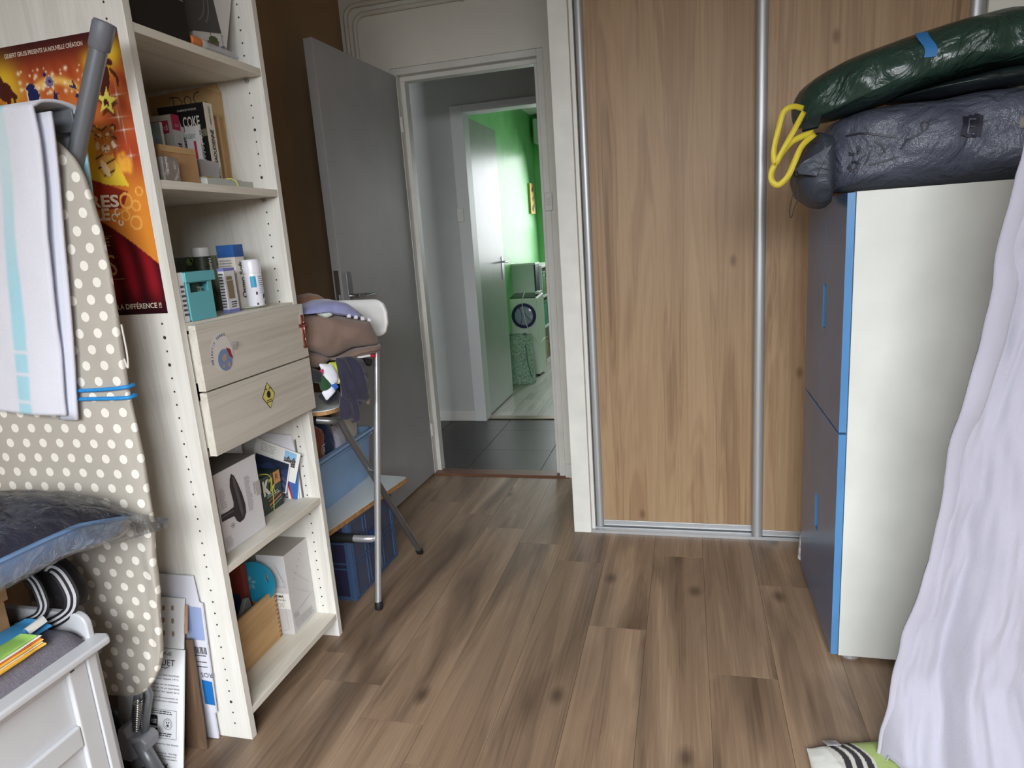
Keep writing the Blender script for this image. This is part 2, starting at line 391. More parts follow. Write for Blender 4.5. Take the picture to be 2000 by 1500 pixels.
# thresholds and skirting
struct('trim_3', MB().hexa([(-1.375, D-.022, 0), (-.60, D-.022, 0), (-.60, D+.085, 0), (-1.375, D+.085, 0), (-1.375, D-.008, .009), (-.60, D-.008, .009), (-.60, D+.07, .009), (-1.375, D+.07, .009)]),
       wood('threshold_wood', [(.3, (92, 60, 44)), (.7, (132, 92, 70))], axis=0, rough=.4))
struct('trim_4', MB().box(-1.36, -.64, D2+.02, D2+.10, 0, .008), mat('brass_strip', (120, 108, 92), .35, .8), bevel=.003)
struct('baseboard_corridor', MB().box(-2.7, -1.444, D2-.014, D2, 0, .075), mat('skirting_tile', (206, 205, 198), .4), bevel=.003)
struct('baseboard_back', MB().box(-1.40, -1.375, D-.012, D-.001, .004, .10).box(-.62, -.49, D-.016, D-.001, 0, .075), trim_white, bevel=.003)
struct('baseboard_left', MB().box(XL, XL+.012, 1.8, D, 0, .075), trim_white)

# return wall of the closet (its narrow end faces the room)
struct('wall_closet_return', MB().box(-.4747, -.4015, E_, D, -.06, CEIL), mat('return_wall_paint', (228, 228, 222), .6, var=.03, vscale=9, bump=.2, bscale=40), bevel=.003)
struct('wall_closet_side', MB().box(.925, XR, E_+.0, E_+.08, -.06, CEIL), white_wall)
struct('wall_closet_inside', MB().box(-.40, .925, D-.03, D-.001, -.06, CEIL), mat('closet_dark', (60, 55, 50), .9))
struct('baseboard_closet', MB().box(.93, XR, E_-.012, E_-.001, 0, .075), trim_white)

# sliding closet doors
alu = mat('brushed_aluminium', (186, 188, 190), .42, .5, var=.04, vscale=30, stretch=(60, 60, .5))
oak_door = wood('oak_door_laminate', [(.22, (130, 100, 72)), (.45, (161, 131, 99)), (.6, (174, 145, 111)), (.85, (186, 157, 124))], axis=2, scale=.8, rough=.5, rnd=True, bump=.1, streak=((150, 116, 84), .25), knots=(3.6, .06, (112, 80, 56), .7))
track = MB()
track.box(-.40, .925, E_-.001, E_+.085, 0, .006).box(-.40, .925, E_-.001, E_+.003, .006, .012).box(-.40, .925, E_+.040, E_+.042, .006, .009).box(-.40, .925, E_+.081, E_+.085, .006, .014)
struct('trim_6', track, alu)
struct('trim_7', MB().box(-.40, .925, E_+.0, E_+.08, 2.455, CEIL), alu)
def stile_mb(xa, xb, y, z0, z1, n=9):
    """rounded handle profile, bulging towards the room"""
    w_ = xb-xa; pts = []
    for i in range(n+1):
        a = math.pi*i/n; pts.append((xb-w_/2+w_/2*math.cos(a), y-.006-.014*math.sin(a)**.8, z0))
    pts = [(xb, y+.018, z0)]+pts+[(xa, y+.018, z0)]
    return MB().prism(pts, (0, 0, z1-z0))
def sliding(name, xa, xb, y, label, sw):
    t = thing(name, ((xa+xb)/2, y, .012), label, 'closet door')
    MB().box(xa+sw[0], xb-sw[1], y-.002, y+.008, .035, 2.44).build('panel', oak_door, t)
    stile_mb(xa, xa+sw[0], y, .010, 2.45).build('stile', alu, t, smooth=True, auto=50)
    stile_mb(xb-sw[1], xb, y, .010, 2.45).build('stile', alu, t, smooth=True, auto=50)
    MB().box(xa+sw[0], xb-sw[1], y-.008, y+.012, .012, .036).box(xa+sw[0], xb-sw[1], y-.010, y-.008, .012, .018).build('bottom_rail', alu, t, bevel=.002)
    MB().box(xa+sw[0], xb-sw[1], y-.008, y+.012, 2.43, 2.455).build('top_rail', alu, t, bevel=.002)
sliding('sliding_closet_door', -.385, .276, E_+.060, 'oak laminate sliding closet door beside the white wall end, whole panel in view', (.031, .034))
sliding('sliding_closet_door', .241, .923, E_+.020, 'oak laminate sliding closet door partly hidden by the blue wardrobe and bags', (.038, .043))
struct('trim_8', MB().box(-.4015, -.388, E_+.03, E_+.075, 0, 2.4), trim_white)

# bedroom door, standing open
grey_door = mat('grey_door_paint', (166, 166, 167), .45, var=.03, vscale=4, bump=.06, bscale=120)
a_ = .0328; hx = Vector((-1.348, D-.004, 0)); dv = Vector((-math.sin(a_), -math.cos(a_), 0)); nv = Vector((math.cos(a_), -math.sin(a_), 0))
d1 = struct('door_1', MB().obox(hx+Vector((0, 0, .01)), dv*.73, -nv*.04, (0, 0, 2.027)), grey_door, bevel=.002)
chrome = mat('chrome', (205, 207, 210), .18, 1.0)
steel = mat('satin_steel', (170, 172, 175), .3, .9)
hz = 1.045; hp = hx+dv*.675
pl_ = MB().obox(hp+dv*-.02+Vector((0, 0, hz-.10)), dv*.04, nv*.006, (0, 0, .20)); pl_.build('handle_plate', steel, d1, bevel=.002)
lv = MB().tube([hp+nv*.004+Vector((0, 0, hz)), hp+nv*.045+Vector((0, 0, hz))], .009, 12)
lv.tube(smooth_path([hp+nv*.045+Vector((0, 0, hz)), hp+nv*.052-dv*.03+Vector((0, 0, hz)), hp+nv*.050-dv*.115+Vector((0, 0, hz+.002))], 5), .008, 12)
lv.build('handle_lever', chrome, d1, smooth=True, auto=40)
MB().obox(hx+dv*.7305-nv*.032+Vector((0, 0, hz-.11)), dv*.0012, nv*.022, (0, 0, .22)).obox(hx+dv*.731-nv*.026+Vector((0, 0, hz-.02)), dv*.008, nv*.010, (0, 0, .03)).build('latch', steel, d1)
for z in (.22, 1.78): MB().tube([hx+nv*.006+Vector((0, .004, z)), hx+nv*.006+Vector((0, .004, z+.07))], .006, 8).build('hinge', trim_white, d1)

# corridor door, standing open into the green room
door2_m = mat('grey_green_door', (168, 172, 168), .3, var=.03, vscale=4, bump=.12, bscale=60)
d2 = struct('door_2', MB().box(-1.400, -1.367, D2+.087, 5.085, .012, 2.022), door2_m, bevel=.002)
MB().box(-1.3665, -1.362, 5.00, 5.04, .93, 1.10).build('handle_plate', steel, d2, bevel=.001)
MB().tube([(-1.364, 5.02, 1.06), (-1.322, 5.02, 1.06)], .008, 10).tube(smooth_path([(-1.322, 5.02, 1.06), (-1.315, 4.99, 1.06), (-1.316, 4.91, 1.062)], 5), .007, 10).build('handle_lever', chrome, d2, smooth=True, auto=40)
for z in (.25, .95, 1.75): MB().tube([(-1.404, D2+.085, z), (-1.404, D2+.085, z+.08)], .007, 8).build('hinge', steel, d2)

# light switches
def switch(x0, x1, z0, z1, y, label):
    t = thing('light_switch', ((x0+x1)/2, y, z0), label, 'switch')
    MB().box(x0, x1, y-.010, y, z0, z1).build('plate', trim_white, t, bevel=.003)
    h = (x1-x0)*.26; cz = (z0+z1)/2
    MB().hexa([((x0+x1)/2-h, y-.012, cz-.017), ((x0+x1)/2+h, y-.012, cz-.017), ((x0+x1)/2+h, y-.009, cz-.017), ((x0+x1)/2-h, y-.009, cz-.017),
               ((x0+x1)/2-h, y-.016, cz+.017), ((x0+x1)/2+h, y-.016, cz+.017), ((x0+x1)/2+h, y-.009, cz+.017), ((x0+x1)/2-h, y-.009, cz+.017)]).build('rocker', trim_white, t, bevel=.001)
switch(-.648, -.612, 1.35, 1.434, D-.006, 'white light switch on the bedroom door frame next to the closet wall end')
switch(-1.446, -1.404, 1.36, 1.446, D2-.0225, 'white light switch on the corridor frame beside the far grey door')

# surface conduits above the door
def conduit(dx, dz, label, tails):
    t = thing('cable_conduit', (-1.55+dx, D, 1.9), label, 'cable conduit')
    x, z, r = -1.575+dx, 2.372-dz, .055
    path = [(x, D-.012, 1.2), (x, D-.012, z-r)]+[(x+r-r*math.cos(RAD(a)), D-.012, z-r+r*math.sin(RAD(a))) for a in range(10, 91, 10)]+[(.3, D-.012, z)]
    path[-1] = (-.4747, D-.012, z+.0)
    MB().tube(path, .011, 10).build('pipe', mat('painted_conduit', (214, 211, 200), .5), t, smooth=True, auto=50)
    for cx in tails: MB().box(cx-.006, cx+.006, D-.024, D-.0005, z-.016, z+.016).build('clip', trim_white, t, bevel=.002)
conduit(0, 0, 'upper of the two painted conduits bending over the door wall', (-.9,))
conduit(.043, .043, 'lower of the two painted conduits bending over the door wall', (-.98, -.62))
# ================================================================ BOOKCASE
F, B1, B2, T = -1.117, 1.276, 1.764, .020
ash = wood('whitewashed_ash', [(.2, (205, 202, 192)), (.5, (221, 219, 212)), (.8, (229, 228, 222))], axis=2, scale=1.3, rough=.5, bump=.08, fine=1.2)
ash_h = wood('whitewashed_ash_level', [(.2, (206, 200, 186)), (.5, (222, 218, 206)), (.8, (230, 227, 216))], axis=1, scale=1.3, rough=.5, bump=.08, fine=1.2)
ash_edge = wood('whitewashed_edge', [(.2, (176, 168, 156)), (.6, (202, 196, 184)), (.9, (214, 208, 198))], axis=2, scale=2, rough=.5)
XB = -1.57                                 # back of the bookcase
bk = thing('bookcase', ((F+XB)/2, (B1+B2)/2, 0), 'tall whitewashed wooden bookcase with open shelves and two drawers', 'bookcase')
MB().box(XB, F, B1, B1+T, 0, 2.36).build('side_panel', ash, bk, bevel=.0008)
MB().box(XB, F, B2-T, B2, 0, 2.36).build('side_panel', ash, bk, bevel=.0008)
MB().box(XB, XB+.006, B1+T, B2-T, .06, 2.36).build('back_panel', mat('back_panel_board', (205, 200, 186), .6, var=.04), bk)
SH = [.082, .486, 1.098, 1.416, 1.735, 2.05]
for z in SH: MB().box(XB+.008, F-.001, B1+T+.001, B2-T-.001, z-.019, z).build('shelf', ash_h, bk, bevel=.0008)
MB().box(XB+.008, F-.001, B1+T, B2-T, 2.33, 2.35).build('top_panel', ash_h, bk)
MB().box(XB+.02, F-.03, B1+T, B2-T, .76, .775).build('drawer_floor', ash_h, bk)
for z in (1.395, 1.713):                   # metal shelf pins under two shelves
    MB().tube([(F-.045, B2-T, z-.006), (F-.045, B2-T-.010, z-.006)], .0035, 8).box(F-.052, F-.038, B2-T-.013, B2-T-.006, z-.004, z).build('shelf_pin', steel, bk)
dark_hole = mat('drilled_hole', (58, 52, 46), .9)
cap_m = mat('steel_cam_cap', (120, 118, 112), .35, .8)
def hole(mb, x, y, z, r, n=10, d=.0005):
    mb.add([(x+r*math.cos(2*math.pi*i/n), y, z+r*math.sin(2*math.pi*i/n)) for i in range(n)], [tuple(range(n))])
h1 = MB(); h2 = MB(); cp = MB()
z = .045
while z < 2.3:
    big = (abs(z-.109) < .01) or (abs(z-1.069) < .01) or (abs(z-1.005) < .01)
    if not (1.12 < z < 1.725):
        hole(h1, F-.045, B1-.0006, z, .0042 if big else .0026)
        if big: hole(cp, F-.045, B1-.0011, z, .0028)
    if not any(abs(z-q+.01) < .012 for q in SH) and not (.775 < z < 1.10): hole(h2, F-.045, B2-T-.0006, z, .0042 if (1.44 < z < 1.7 and int(z/.032) % 4 == 1) else .0026)
    z += .032
h1.build('peg_holes', dark_hole, bk)['kind'] = 'stuff'; h2.build('peg_holes', dark_hole, bk)['kind'] = 'stuff'; cp.build('cam_caps', cap_m, bk)['kind'] = 'stuff'
# drawers
drawer_m = wood('drawer_ash', [(.2, (182, 176, 164)), (.5, (206, 201, 190)), (.8, (216, 212, 202))], axis=1, scale=1.1, rough=.5, bump=.12, fine=1.1)
for z0, z1, lb in ((.934, 1.091, 'whitewashed drawer with the round sticker and copper cross'), (.774, .930, 'whitewashed drawer with the yellow diamond sticker')):
    dr = thing('drawer', (F, (B1+B2)/2, z0), lb, 'drawer')
    MB().box(F+.001, F+.021, B1+.024, B2-.008, z0, z1).build('drawer_front', drawer_m, dr, bevel=.0015)
    MB().box(F-.38, F, B1+.028, B1+.040, z0+.02, z1-.02).box(F-.38, F, B2-.040, B2-.028, z0+.02, z1-.02).box(F-.38, F, B1+.04, B2-.04, z0+.02, z0+.026).build('drawer_box', ash_h, dr)
# stickers and the cross on the drawer fronts
fd = Fr((F+.0215, B1+.024, 0), (0, 1, 0), (0, 0, 1))
paper = mat('white_paper', (236, 236, 232), .6)
ink = mat('black_ink', (28, 27, 28), .6)
st = thing('round_sticker', (F+.0218, 1.405, .985), 'round transparent sticker with a blue globe on the upper drawer', 'sticker')
b = MB(); fd.disc(b, .075, 1.015, .040, .046, .0004); b.build('backing', mat('sticker_film', (214, 212, 208), .3), st)
b = MB(); fd.disc(b, .083, .995, .026, .027, .0008); b.build('globe_print', mat('globe_blue', (118, 138, 178), .5), st)
b = MB(); fd.pl(b, [(.070, 1.0), (.080, 1.010), (.092, 1.007), (.088, .995), (.078, .990)], .0011); fd.pl(b, [(.086, .984), (.098, .988), (.1, .978), (.092, .974)], .0011); fd.pl(b, [(.068, .984), (.078, .986), (.078, .978), (.070, .976)], .0011); b.build('land_print', mat('globe_tan', (168, 150, 132), .5), st)
b = MB(); fd.pl(b, [(.092, 1.024), (.106, 1.018), (.112, .992), (.100, 1.002)], .0012); b.build('red_print', mat('sticker_red', (150, 42, 36), .5), st)
b = MB()
for i, ch in enumerate('OBJECTIF TERRE'):
    if ch == ' ': continue
    a = RAD(196-11*i*.72-6); fd.text(b, ch, .090+.050*math.cos(a), 1.003+.050*math.sin(a)-.0, .0062, rot=a-math.pi/2+math.pi/2+RAD(-90), off=.0012, align='CENTER', bold=.02)
b.build('lettering', mat('navy_ink', (62, 66, 130), .6), st)
tg = thing('torn_sticker', (F+.022, 1.425, 1.02), 'small torn silver sticker remnant beside the round sticker', 'sticker')
b = MB(); b.grid(lambda u, v: fd.p(.118+.014*u, 1.012+.022*v, .001+.006*v*u), 4, 4); b.build('foil', mat('silver_foil', (212, 212, 214), .25, .6), tg, smooth=True)
dm = thing('diamond_sticker', (F+.0218, 1.53, .865), 'yellow diamond warning sticker on the lower drawer', 'sticker')
cx, cz = .232, .868
b = MB(); fd.pl(b, [(cx-.029, cz), (cx, cz-.037), (cx+.029, cz), (cx, cz+.037)], .0004); b.build('border', ink, dm)
b = MB(); fd.pl(b, [(cx-.026, cz), (cx, cz-.034), (cx+.026, cz), (cx, cz+.034)], .0008); b.build('yellow_field', mat('pale_yellow_print', (214, 204, 112), .5), dm)
b = MB(); fd.disc(b, cx, cz+.003, .0085, .0095, .0012); fd.ring(b, cx-.010, cz+.014, .0045, .0068, .0012, a0=RAD(0), a1=RAD(180)); fd.ring(b, cx+.010, cz+.014, .0045, .0068, .0012, a0=0, a1=RAD(180))
fd.scribble(b, cx-.012, cz-.020, .024, .010, 2, .5, .0012, rag=.1); b.build('black_print', ink, dm)
copper = mat('copper', (158, 92, 82), .3, .85, var=.15, vscale=120)
cs = thing('crucifix', (F+.024, 1.744, .985), 'small copper crucifix fixed to the right end of the upper drawer', 'crucifix')
q0, qz = .440, 1.020
b = MB()
def fb(mb, x0, x1, z0, z1, t0, t1): mb.obox(fd.p(x0, z0, t0), fd.r*(x1-x0), fd.n*(t1-t0), fd.u*(z1-z0))
fb(b, q0-.006, q0+.006, qz-.052, qz+.040, .0, .004); fb(b, q0-.019, q0+.019, qz+.004, qz+.015, .0, .004); fb(b, q0-.009, q0+.009, qz-.058, qz-.050, .0, .004)
b.build('cross', copper, cs, bevel=.0012)
b = MB(); fd.pl(b, [(q0-.016, qz+.03), (q0, qz+.06), (q0+.012, qz+.028), (q0-.010, qz-.03)], .0004); b.build('adhesive', mat('clear_tape', (228, 226, 220), .25), cs)
b = MB()
P = lambda x, zz, o=.006: fd.p(q0+x, qz+zz, o)
b.tube([P(0, .012), P(0, -.005), P(0, -.022)], [.0032, .0026, .0022], 8); b.tube([P(-.001, -.022), P(-.002, -.046)], [.0016, .001], 6); b.tube([P(.001, -.022), P(.001, -.046)], [.0016, .001], 6)
b.tube([P(-.017, .013), P(-.008, .010), P(0, .009), P(.008, .010), P(.017, .013)], .0013, 6); b.lathe(P(0, .017), (0, 0, 1), [(.0, -.003), (.0028, 0), (.0, .004)], 8)
b.build('figure', mat('rose_copper', (196, 140, 128), .28, .85), cs, smooth=True)

# ================================================================ BLUE WARDROBE
W, WY0, WY1, WH = .385, 1.849, 2.387, 1.290
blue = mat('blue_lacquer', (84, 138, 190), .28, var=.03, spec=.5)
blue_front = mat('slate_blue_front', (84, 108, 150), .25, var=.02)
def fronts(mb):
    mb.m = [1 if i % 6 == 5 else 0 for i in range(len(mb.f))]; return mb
whitep = mat('white_foil', (216, 218, 212), .45, var=.02, bump=.03, bscale=300)
wd = thing('wardrobe', (.64, 2.118, 0), 'white wardrobe with blue doors standing against the closet, bags on top', 'wardrobe')
MB().box(W+.020, .905, WY0, WY0+.018, .014, WH).build('side_panel', whitep, wd, bevel=.001)
MB().box(W+.020, .905, WY1-.018, WY1, .014, WH).build('side_panel', whitep, wd, bevel=.001)
MB().box(W+.020, .905, WY0+.018, WY1-.018, WH-.018, WH).build('top_panel', whitep, wd)
for z_ in (.03, .655): MB().box(W+.020, .905, WY0+.018, WY1-.018, z_, z_+.018).build('shelf', whitep, wd)
MB().box(.899, .905, WY0+.018, WY1-.018, .03, WH-.018).build('back_panel', whitep, wd)
ym = 2.118
d = MB()                                   # near upper door with the grip notch at its free edge
d.box(W, W+.018, WY0+.002, ym-.046, .675, WH-.002).box(W, W+.018, ym-.046, ym-.001, .675, .919).box(W, W+.018, ym-.046, ym-.001, 1.046, WH-.002)
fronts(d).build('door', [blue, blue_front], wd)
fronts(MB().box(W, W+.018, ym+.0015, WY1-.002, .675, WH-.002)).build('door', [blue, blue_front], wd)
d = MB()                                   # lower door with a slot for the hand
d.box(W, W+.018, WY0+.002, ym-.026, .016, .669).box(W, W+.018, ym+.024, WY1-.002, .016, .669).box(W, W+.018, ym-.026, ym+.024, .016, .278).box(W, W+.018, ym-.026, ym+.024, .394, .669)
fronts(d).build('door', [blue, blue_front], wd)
for x, y in ((W+.055, WY0+.027), (.87, WY0+.04), (W+.06, WY1-.04), (.87, WY1-.04)):
    MB().lathe((x, y, 0), (0, 0, 1), [(.024, 0), (.026, .004), (.022, .014)], 16).build('foot', mat('grey_plastic', (140, 140, 138), .5), wd)
# ================================================================ LEFT FOREGROUND
def vcol(name, rough=.6, bump=0, bscale=300, spec=.4, sheen=0):
    """material that shows the printed / woven colours stored on the mesh"""
    if name in MATS: return MATS[name]
    m, nt, b = _nt(name)
    a = N(nt, 'ShaderNodeVertexColor', layer_name='print'); nt.links.new(a.outputs[0], b.inputs['Base Color'])
    b.inputs['Roughness'].default_value = rough; b.inputs['Specular IOR Level'].default_value = spec
    if sheen: b.inputs['Sheen Weight'].default_value = sheen
    if bump:
        n = N(nt, 'ShaderNodeTexNoise', i_Scale=bscale, i_Detail=3.0); nt.links.new(coords(nt), n.inputs['Vector'])
        bp = N(nt, 'ShaderNodeBump', i_Strength=bump, i_Distance=.002); nt.links.new(n.outputs['Fac'], bp.inputs['Height']); nt.links.new(bp.outputs[0], b.inputs['Normal'])
    MATS[name] = m; return m
def L1(c): return np.array(lin(c))
def smooth(a, b, x): t = np.clip((x-a)/(b-a), 0, 1); return t*t*(3-2*t)
def mixc(A, B, t): return A*(1-t[..., None])+B*t[..., None]
def print_grid(fr, w, h, nx, ny, fn, off=.0006):
    """flat print: fn(U, V) -> linear colours, U 0..1 left to right, V 0..1 top to bottom"""
    U, V = np.meshgrid(np.linspace(0, 1, nx), np.linspace(0, 1, ny)); C = fn(U, V)
    mb = MB(); mb.grid(lambda u, v: fr.p(u*w, (1-v)*h, off), nx, ny)
    mb.f = [f[::-1] for f in mb.f]
    return mb, np.concatenate([C.reshape(-1, 3), np.ones((nx*ny, 1))], 1)

# ---- circus poster on the bookcase side
po = thing('poster', (-1.342, B1-.001, 1.125), 'orange circus poster taped to the side of the bookcase', 'poster')
fp = Fr((-1.545, B1-.0012, 1.125), (1, 0, 0), (0, 0, 1)); PWD, PHT = .405, .597
def inpoly(U, V, pts):
    r = np.zeros(U.shape, bool); n = len(pts)
    for i in range(n):
        (x0, y0), (x1, y1) = pts[i], pts[(i+1) % n]
        c = ((y0 > V) != (y1 > V)) & (U < (x1-x0)*(V-y0)/((y1-y0) if y1 != y0 else 1e-9)+x0); r ^= c
    return r
def glow(C, U, V, u, v, r, col, k=1.0):
    d = ((U-u)/r)**2+((V-v)*1.474/r)**2; return mixc(C, L1(col), np.clip(k*np.exp(-d), 0, 1))
def blobs(C, U, V, lst, col):
    for u, v, ru, rv, rot in lst:
        c, s_ = math.cos(rot), math.sin(rot); x, y = (U-u), (V-v)*1.474; a = x*c+y*s_; b = -x*s_+y*c
        C[((a/ru)**2+(b/rv)**2) < 1] = L1(col)
    return C
def star_pts(u, v, r0, r1, a0, n=5): return [(u+(r0 if i % 2 == 0 else r1)*math.cos(a0+math.pi*i/n), v+(r0 if i % 2 == 0 else r1)*math.sin(a0+math.pi*i/n)/1.474) for i in range(2*n)]
def poster_fn(U, V):
    C = mixc(np.broadcast_to(L1((62, 22, 26)), U.shape+(3,)).copy(), L1((168, 66, 36)), smooth(.0, .13, V))
    C = mixc(C, L1((206, 112, 48)), smooth(.10, .26, V)*np.exp(-((U-.5)/.30)**2))
    C = mixc(C, L1((178, 72, 40)), smooth(.25, .40, V)*smooth(.7, .95, U))
    C = mixc(C, L1((222, 138, 52)), smooth(.42, .58, V)*smooth(.55, .9, U))
    ray = .5+.5*np.sin((U-.5)/(V+.25)*26)
    C = mixc(C, L1((226, 140, 70)), .25*ray*smooth(.05, .15, V)*(1-smooth(.3, .4, V)))
    for u, v, r, k in ((.20, .115, .09, .85), (.25, .16, .06, .6), (.80, .10, .05, .8), (.935, .08, .06, .9), (.87, .12, .05, .6), (.81, .15, .05, .6)): C = glow(C, U, V, u, v, r, (232, 196, 48), k)
    for t in np.linspace(0, 1, 26):
        C = glow(C, U, V, .36+.32*t, .17-.035*math.sin(math.pi*t), .018, (244, 196, 96), .6)
    for u in np.linspace(.34, .72, 10): C = glow(C, U, V, u, .255, .016, (240, 190, 90), .7)
    rr = random.Random(3)
    for i in range(60):
        C = glow(C, U, V, .30+.48*rr.random(), .09+.10*rr.random(), rr.choice((.004, .006, .010)), (252, 226, 180), .95)
    # horses
    dk = (74, 26, 22)
    C = blobs(C, U, V, [(.862, .165, .035, .075, .25), (.88, .128, .022, .050, -.2), (.912, .106, .026, .017, .5), (.93, .145, .038, .010, .9), (.945, .17, .008, .03, 0), (.845, .205, .018, .055, .25), (.83, .23, .012, .035, -.1), (.86, .225, .01, .04, .5)], dk)
    C = blobs(C, U, V, [(.195, .15, .05, .05, .3), (.18, .115, .018, .04, -.3), (.21, .18, .014, .04, .2), (.245, .165, .03, .018, .6), (.25, .19, .009, .03, 0)], dk)
    # stars
    C[inpoly(U, V, [(a+.006, b+.012) for a, b in star_pts(.855, .235, .072, .030, -.12)])] = L1((98, 48, 24))
    C[inpoly(U, V, star_pts(.855, .232, .072, .030, -.12))] = L1((226, 216, 96))
    C = blobs(C, U, V, [(.842, .235, .010, .020, .3), (.857, .238, .008, .020, -.2)], dk)
    # yellow ground of the tiger and the tiger itself
    m = inpoly(U, V, [(.55, .33), (.76, .305), (.84, .43), (.90, .53), (.60, .50), (.50, .42)])
    C[m] = mixc(np.broadcast_to(L1((214, 176, 44)), C.shape)[m], L1((236, 204, 62)), smooth(.35, .5, V)[m])
    X0, Y0 = U-.80, (V-.362)*1.474
    full = lambda c: np.broadcast_to(L1(c), C.shape).copy()
    # body and paw below the head
    body = (((U-.775)/.062)**2+((V-.432)/.060)**2) < 1
    bs = np.sin(120*(V-.4)*1.474+40*(U-.77))*.5+.5
    C = np.where(body[..., None], mixc(full((214, 160, 74)), full((70, 40, 22)), smooth(.86, .96, bs)), C)
    C = blobs(C, U, V, [(.765, .458, .020, .050, -.45)], (236, 212, 160))
    # ears, head, ruff
    C = blobs(C, U, V, [(.738, .318, .020, .020, 0), (.862, .322, .020, .020, 0)], (60, 34, 20)); C = blobs(C, U, V, [(.740, .320, .012, .012, 0), (.860, .324, .012, .012, 0)], (206, 150, 84))
    head = (X0/.074)**2+(Y0/.078)**2
    face = mixc(full((210, 134, 62)), full((150, 78, 38)), smooth(-.02, .07, X0))
    st1 = np.sin(150*(np.abs(X0+.012)*.55+Y0+.06))*.5+.5                       # forehead chevrons
    st2 = np.sin(130*(Y0-.5*np.abs(X0+.012))+1)*.5+.5                          # cheek stripes
    dark = np.where(Y0 < -.018, smooth(.84, .95, st1)*smooth(.07, .05, np.abs(X0+.012)), smooth(.80, .93, st2)*smooth(.040, .052, np.abs(X0+.010)))
    face = mixc(face, full((44, 24, 16)), np.clip(dark, 0, 1))
    C = np.where((head < 1)[..., None], face, C)
    C = blobs(C, U, V, [(.768, .341, .015, .008, .4), (.818, .343, .014, .008, -.4), (.790, .389, .028, .020, 0), (.742, .378, .014, .022, .3), (.846, .380, .012, .020, -.3)], (238, 220, 184))
    C = blobs(C, U, V, [(.770, .352, .010, .0055, .3), (.814, .354, .010, .0055, -.3)], (30, 18, 14)); C = blobs(C, U, V, [(.770, .352, .0055, .0045, .3), (.814, .354, .0055, .0045, -.3)], (226, 196, 84))
    C = blobs(C, U, V, [(.790, .381, .010, .007, 0)], (150, 82, 70)); C = blobs(C, U, V, [(.790, .3905, .0015, .008, 0), (.780, .398, .011, .0025, -.3), (.800, .398, .011, .0025, .3)], (40, 22, 18))
    for i in range(26): C = glow(C, U, V, .86+.07*rr.random(), .40+.08*rr.random(), .014, (246, 178, 66), .8)
    # red ribbon with the title, swirls, curtain
    C[inpoly(U, V, [(.45, .485), (.64, .487), (.885, .548), (.83, .605), (.55, .60), (.45, .60)])] = L1((150, 46, 30))
    for u, v, r in ((.86, .58, .045), (.92, .60, .03), (.90, .66, .04), (.84, .63, .03), (.955, .55, .025)):
        q = np.sqrt((U-u)**2+((V-v)*1.474)**2); C[(q < r) & (q > r*.72)] = L1((242, 176, 88))
    cur = V > .615+.20*np.clip((U-.58)/.42, -.6, 1)**1.25
    fold = .5+.5*np.sin(46*(U-.55*V)+3*np.sin(7*V))
    cc = mixc(np.broadcast_to(L1((74, 14, 22)), C.shape).copy(), L1((150, 26, 38)), fold*smooth(.62, .8, V)*smooth(.50, .95, U+.25*V))
    cc = mixc(cc, L1((44, 12, 20)), smooth(.88, .99, V))
    C = np.where(cur[..., None], cc, C)
    for u, v, s_ in ((.925, .215, .03), (.91, .29, .028), (.93, .335, .04), (.945, .425, .022), (.86, .385, .015)):
        C = mixc(C, L1((255, 240, 220)), np.clip(np.exp(-np.abs(U-u)/.0022-np.abs(V-v)/(s_*.6))+np.exp(-np.abs(V-v)/.0016-np.abs(U-u)/(s_*.8)), 0, .9))
    nv = (20, 34, 84)
    C = blobs(C, U, V, [(.508, .139, .030, .030, 0)], (226, 214, 214)); C = blobs(C, U, V, [(.508, .139, .027, .027, 0)], (120, 108, 138))
    C = blobs(C, U, V, [(.384, .178, .044, .046, 0)], (232, 220, 214)); C = blobs(C, U, V, [(.384, .178, .040, .042, 0)], nv)
    C = blobs(C, U, V, [(.37, .147, .028, .016, -.3), (.392, .147, .012, .012, 0), (.672, .199, .011, .011, 0), (.53, .195, .014, .022, 0), (.528, .175, .006, .008, 0), (.545, .183, .02, .003, -.3), (.655, .168, .028, .006, .4), (.665, .16, .006, .022, -.4), (.512, .138, .012, .007, .4), (.485, .112, .010, .012, .3)], nv)
    return C
mb, colr = print_grid(fp, PWD, PHT, 190, 270, poster_fn)
mb.build('artwork', vcol('poster_print', .38), po, colors=colr)
cream = mat('cream_print', (236, 226, 206), .5); gold = mat('gold_print', (206, 166, 108), .45)
MB().box(-1.546, -1.139, B1-.0011, B1-.0004, 1.1245, 1.7225).build('sheet', paper, po)
b = MB(); X_ = lambda u: u*PWD; Y_ = lambda v: (1-v)*PHT
fp.text(b, 'GILBERT GRUSS PRESENTE SA NOUVELLE CRÉATION', X_(.243), Y_(.039), .0088, X_(.77)-X_(.243)); b.build('heading', cream, po)
b = MB(); fp.text(b, 'RES', X_(.615), Y_(.590), .0245, X_(.812)-X_(.615), rot=-.05, bold=.03); b.build('title_lettering', cream, po)
b = MB(); fp.text(b, 'LE', X_(.625), Y_(.638), .0245, X_(.735)-X_(.625), rot=-.05, bold=.03); fp.ring(b, X_(.765), Y_(.635), .006, .009, a0=0, a1=5); fp.ring(b, X_(.79), Y_(.615), .005, .008, a0=1, a1=6); fp.ring(b, X_(.80), Y_(.655), .004, .007, a0=2, a1=7); b.build('title_lettering', cream, po)
b = MB(); fp.text(b, 'TE', X_(.60), Y_(.736), .018, X_(.70)-X_(.60)); fp.line(b, [(X_(.58), Y_(.700)), (X_(.72), Y_(.700))], .0012); fp.text(b, 'S', X_(.655), Y_(.846), .046, .024); fp.line(b, [(X_(.60), Y_(.862)), (X_(.75), Y_(.862))], .0012); b.build('gold_lettering', gold, po)
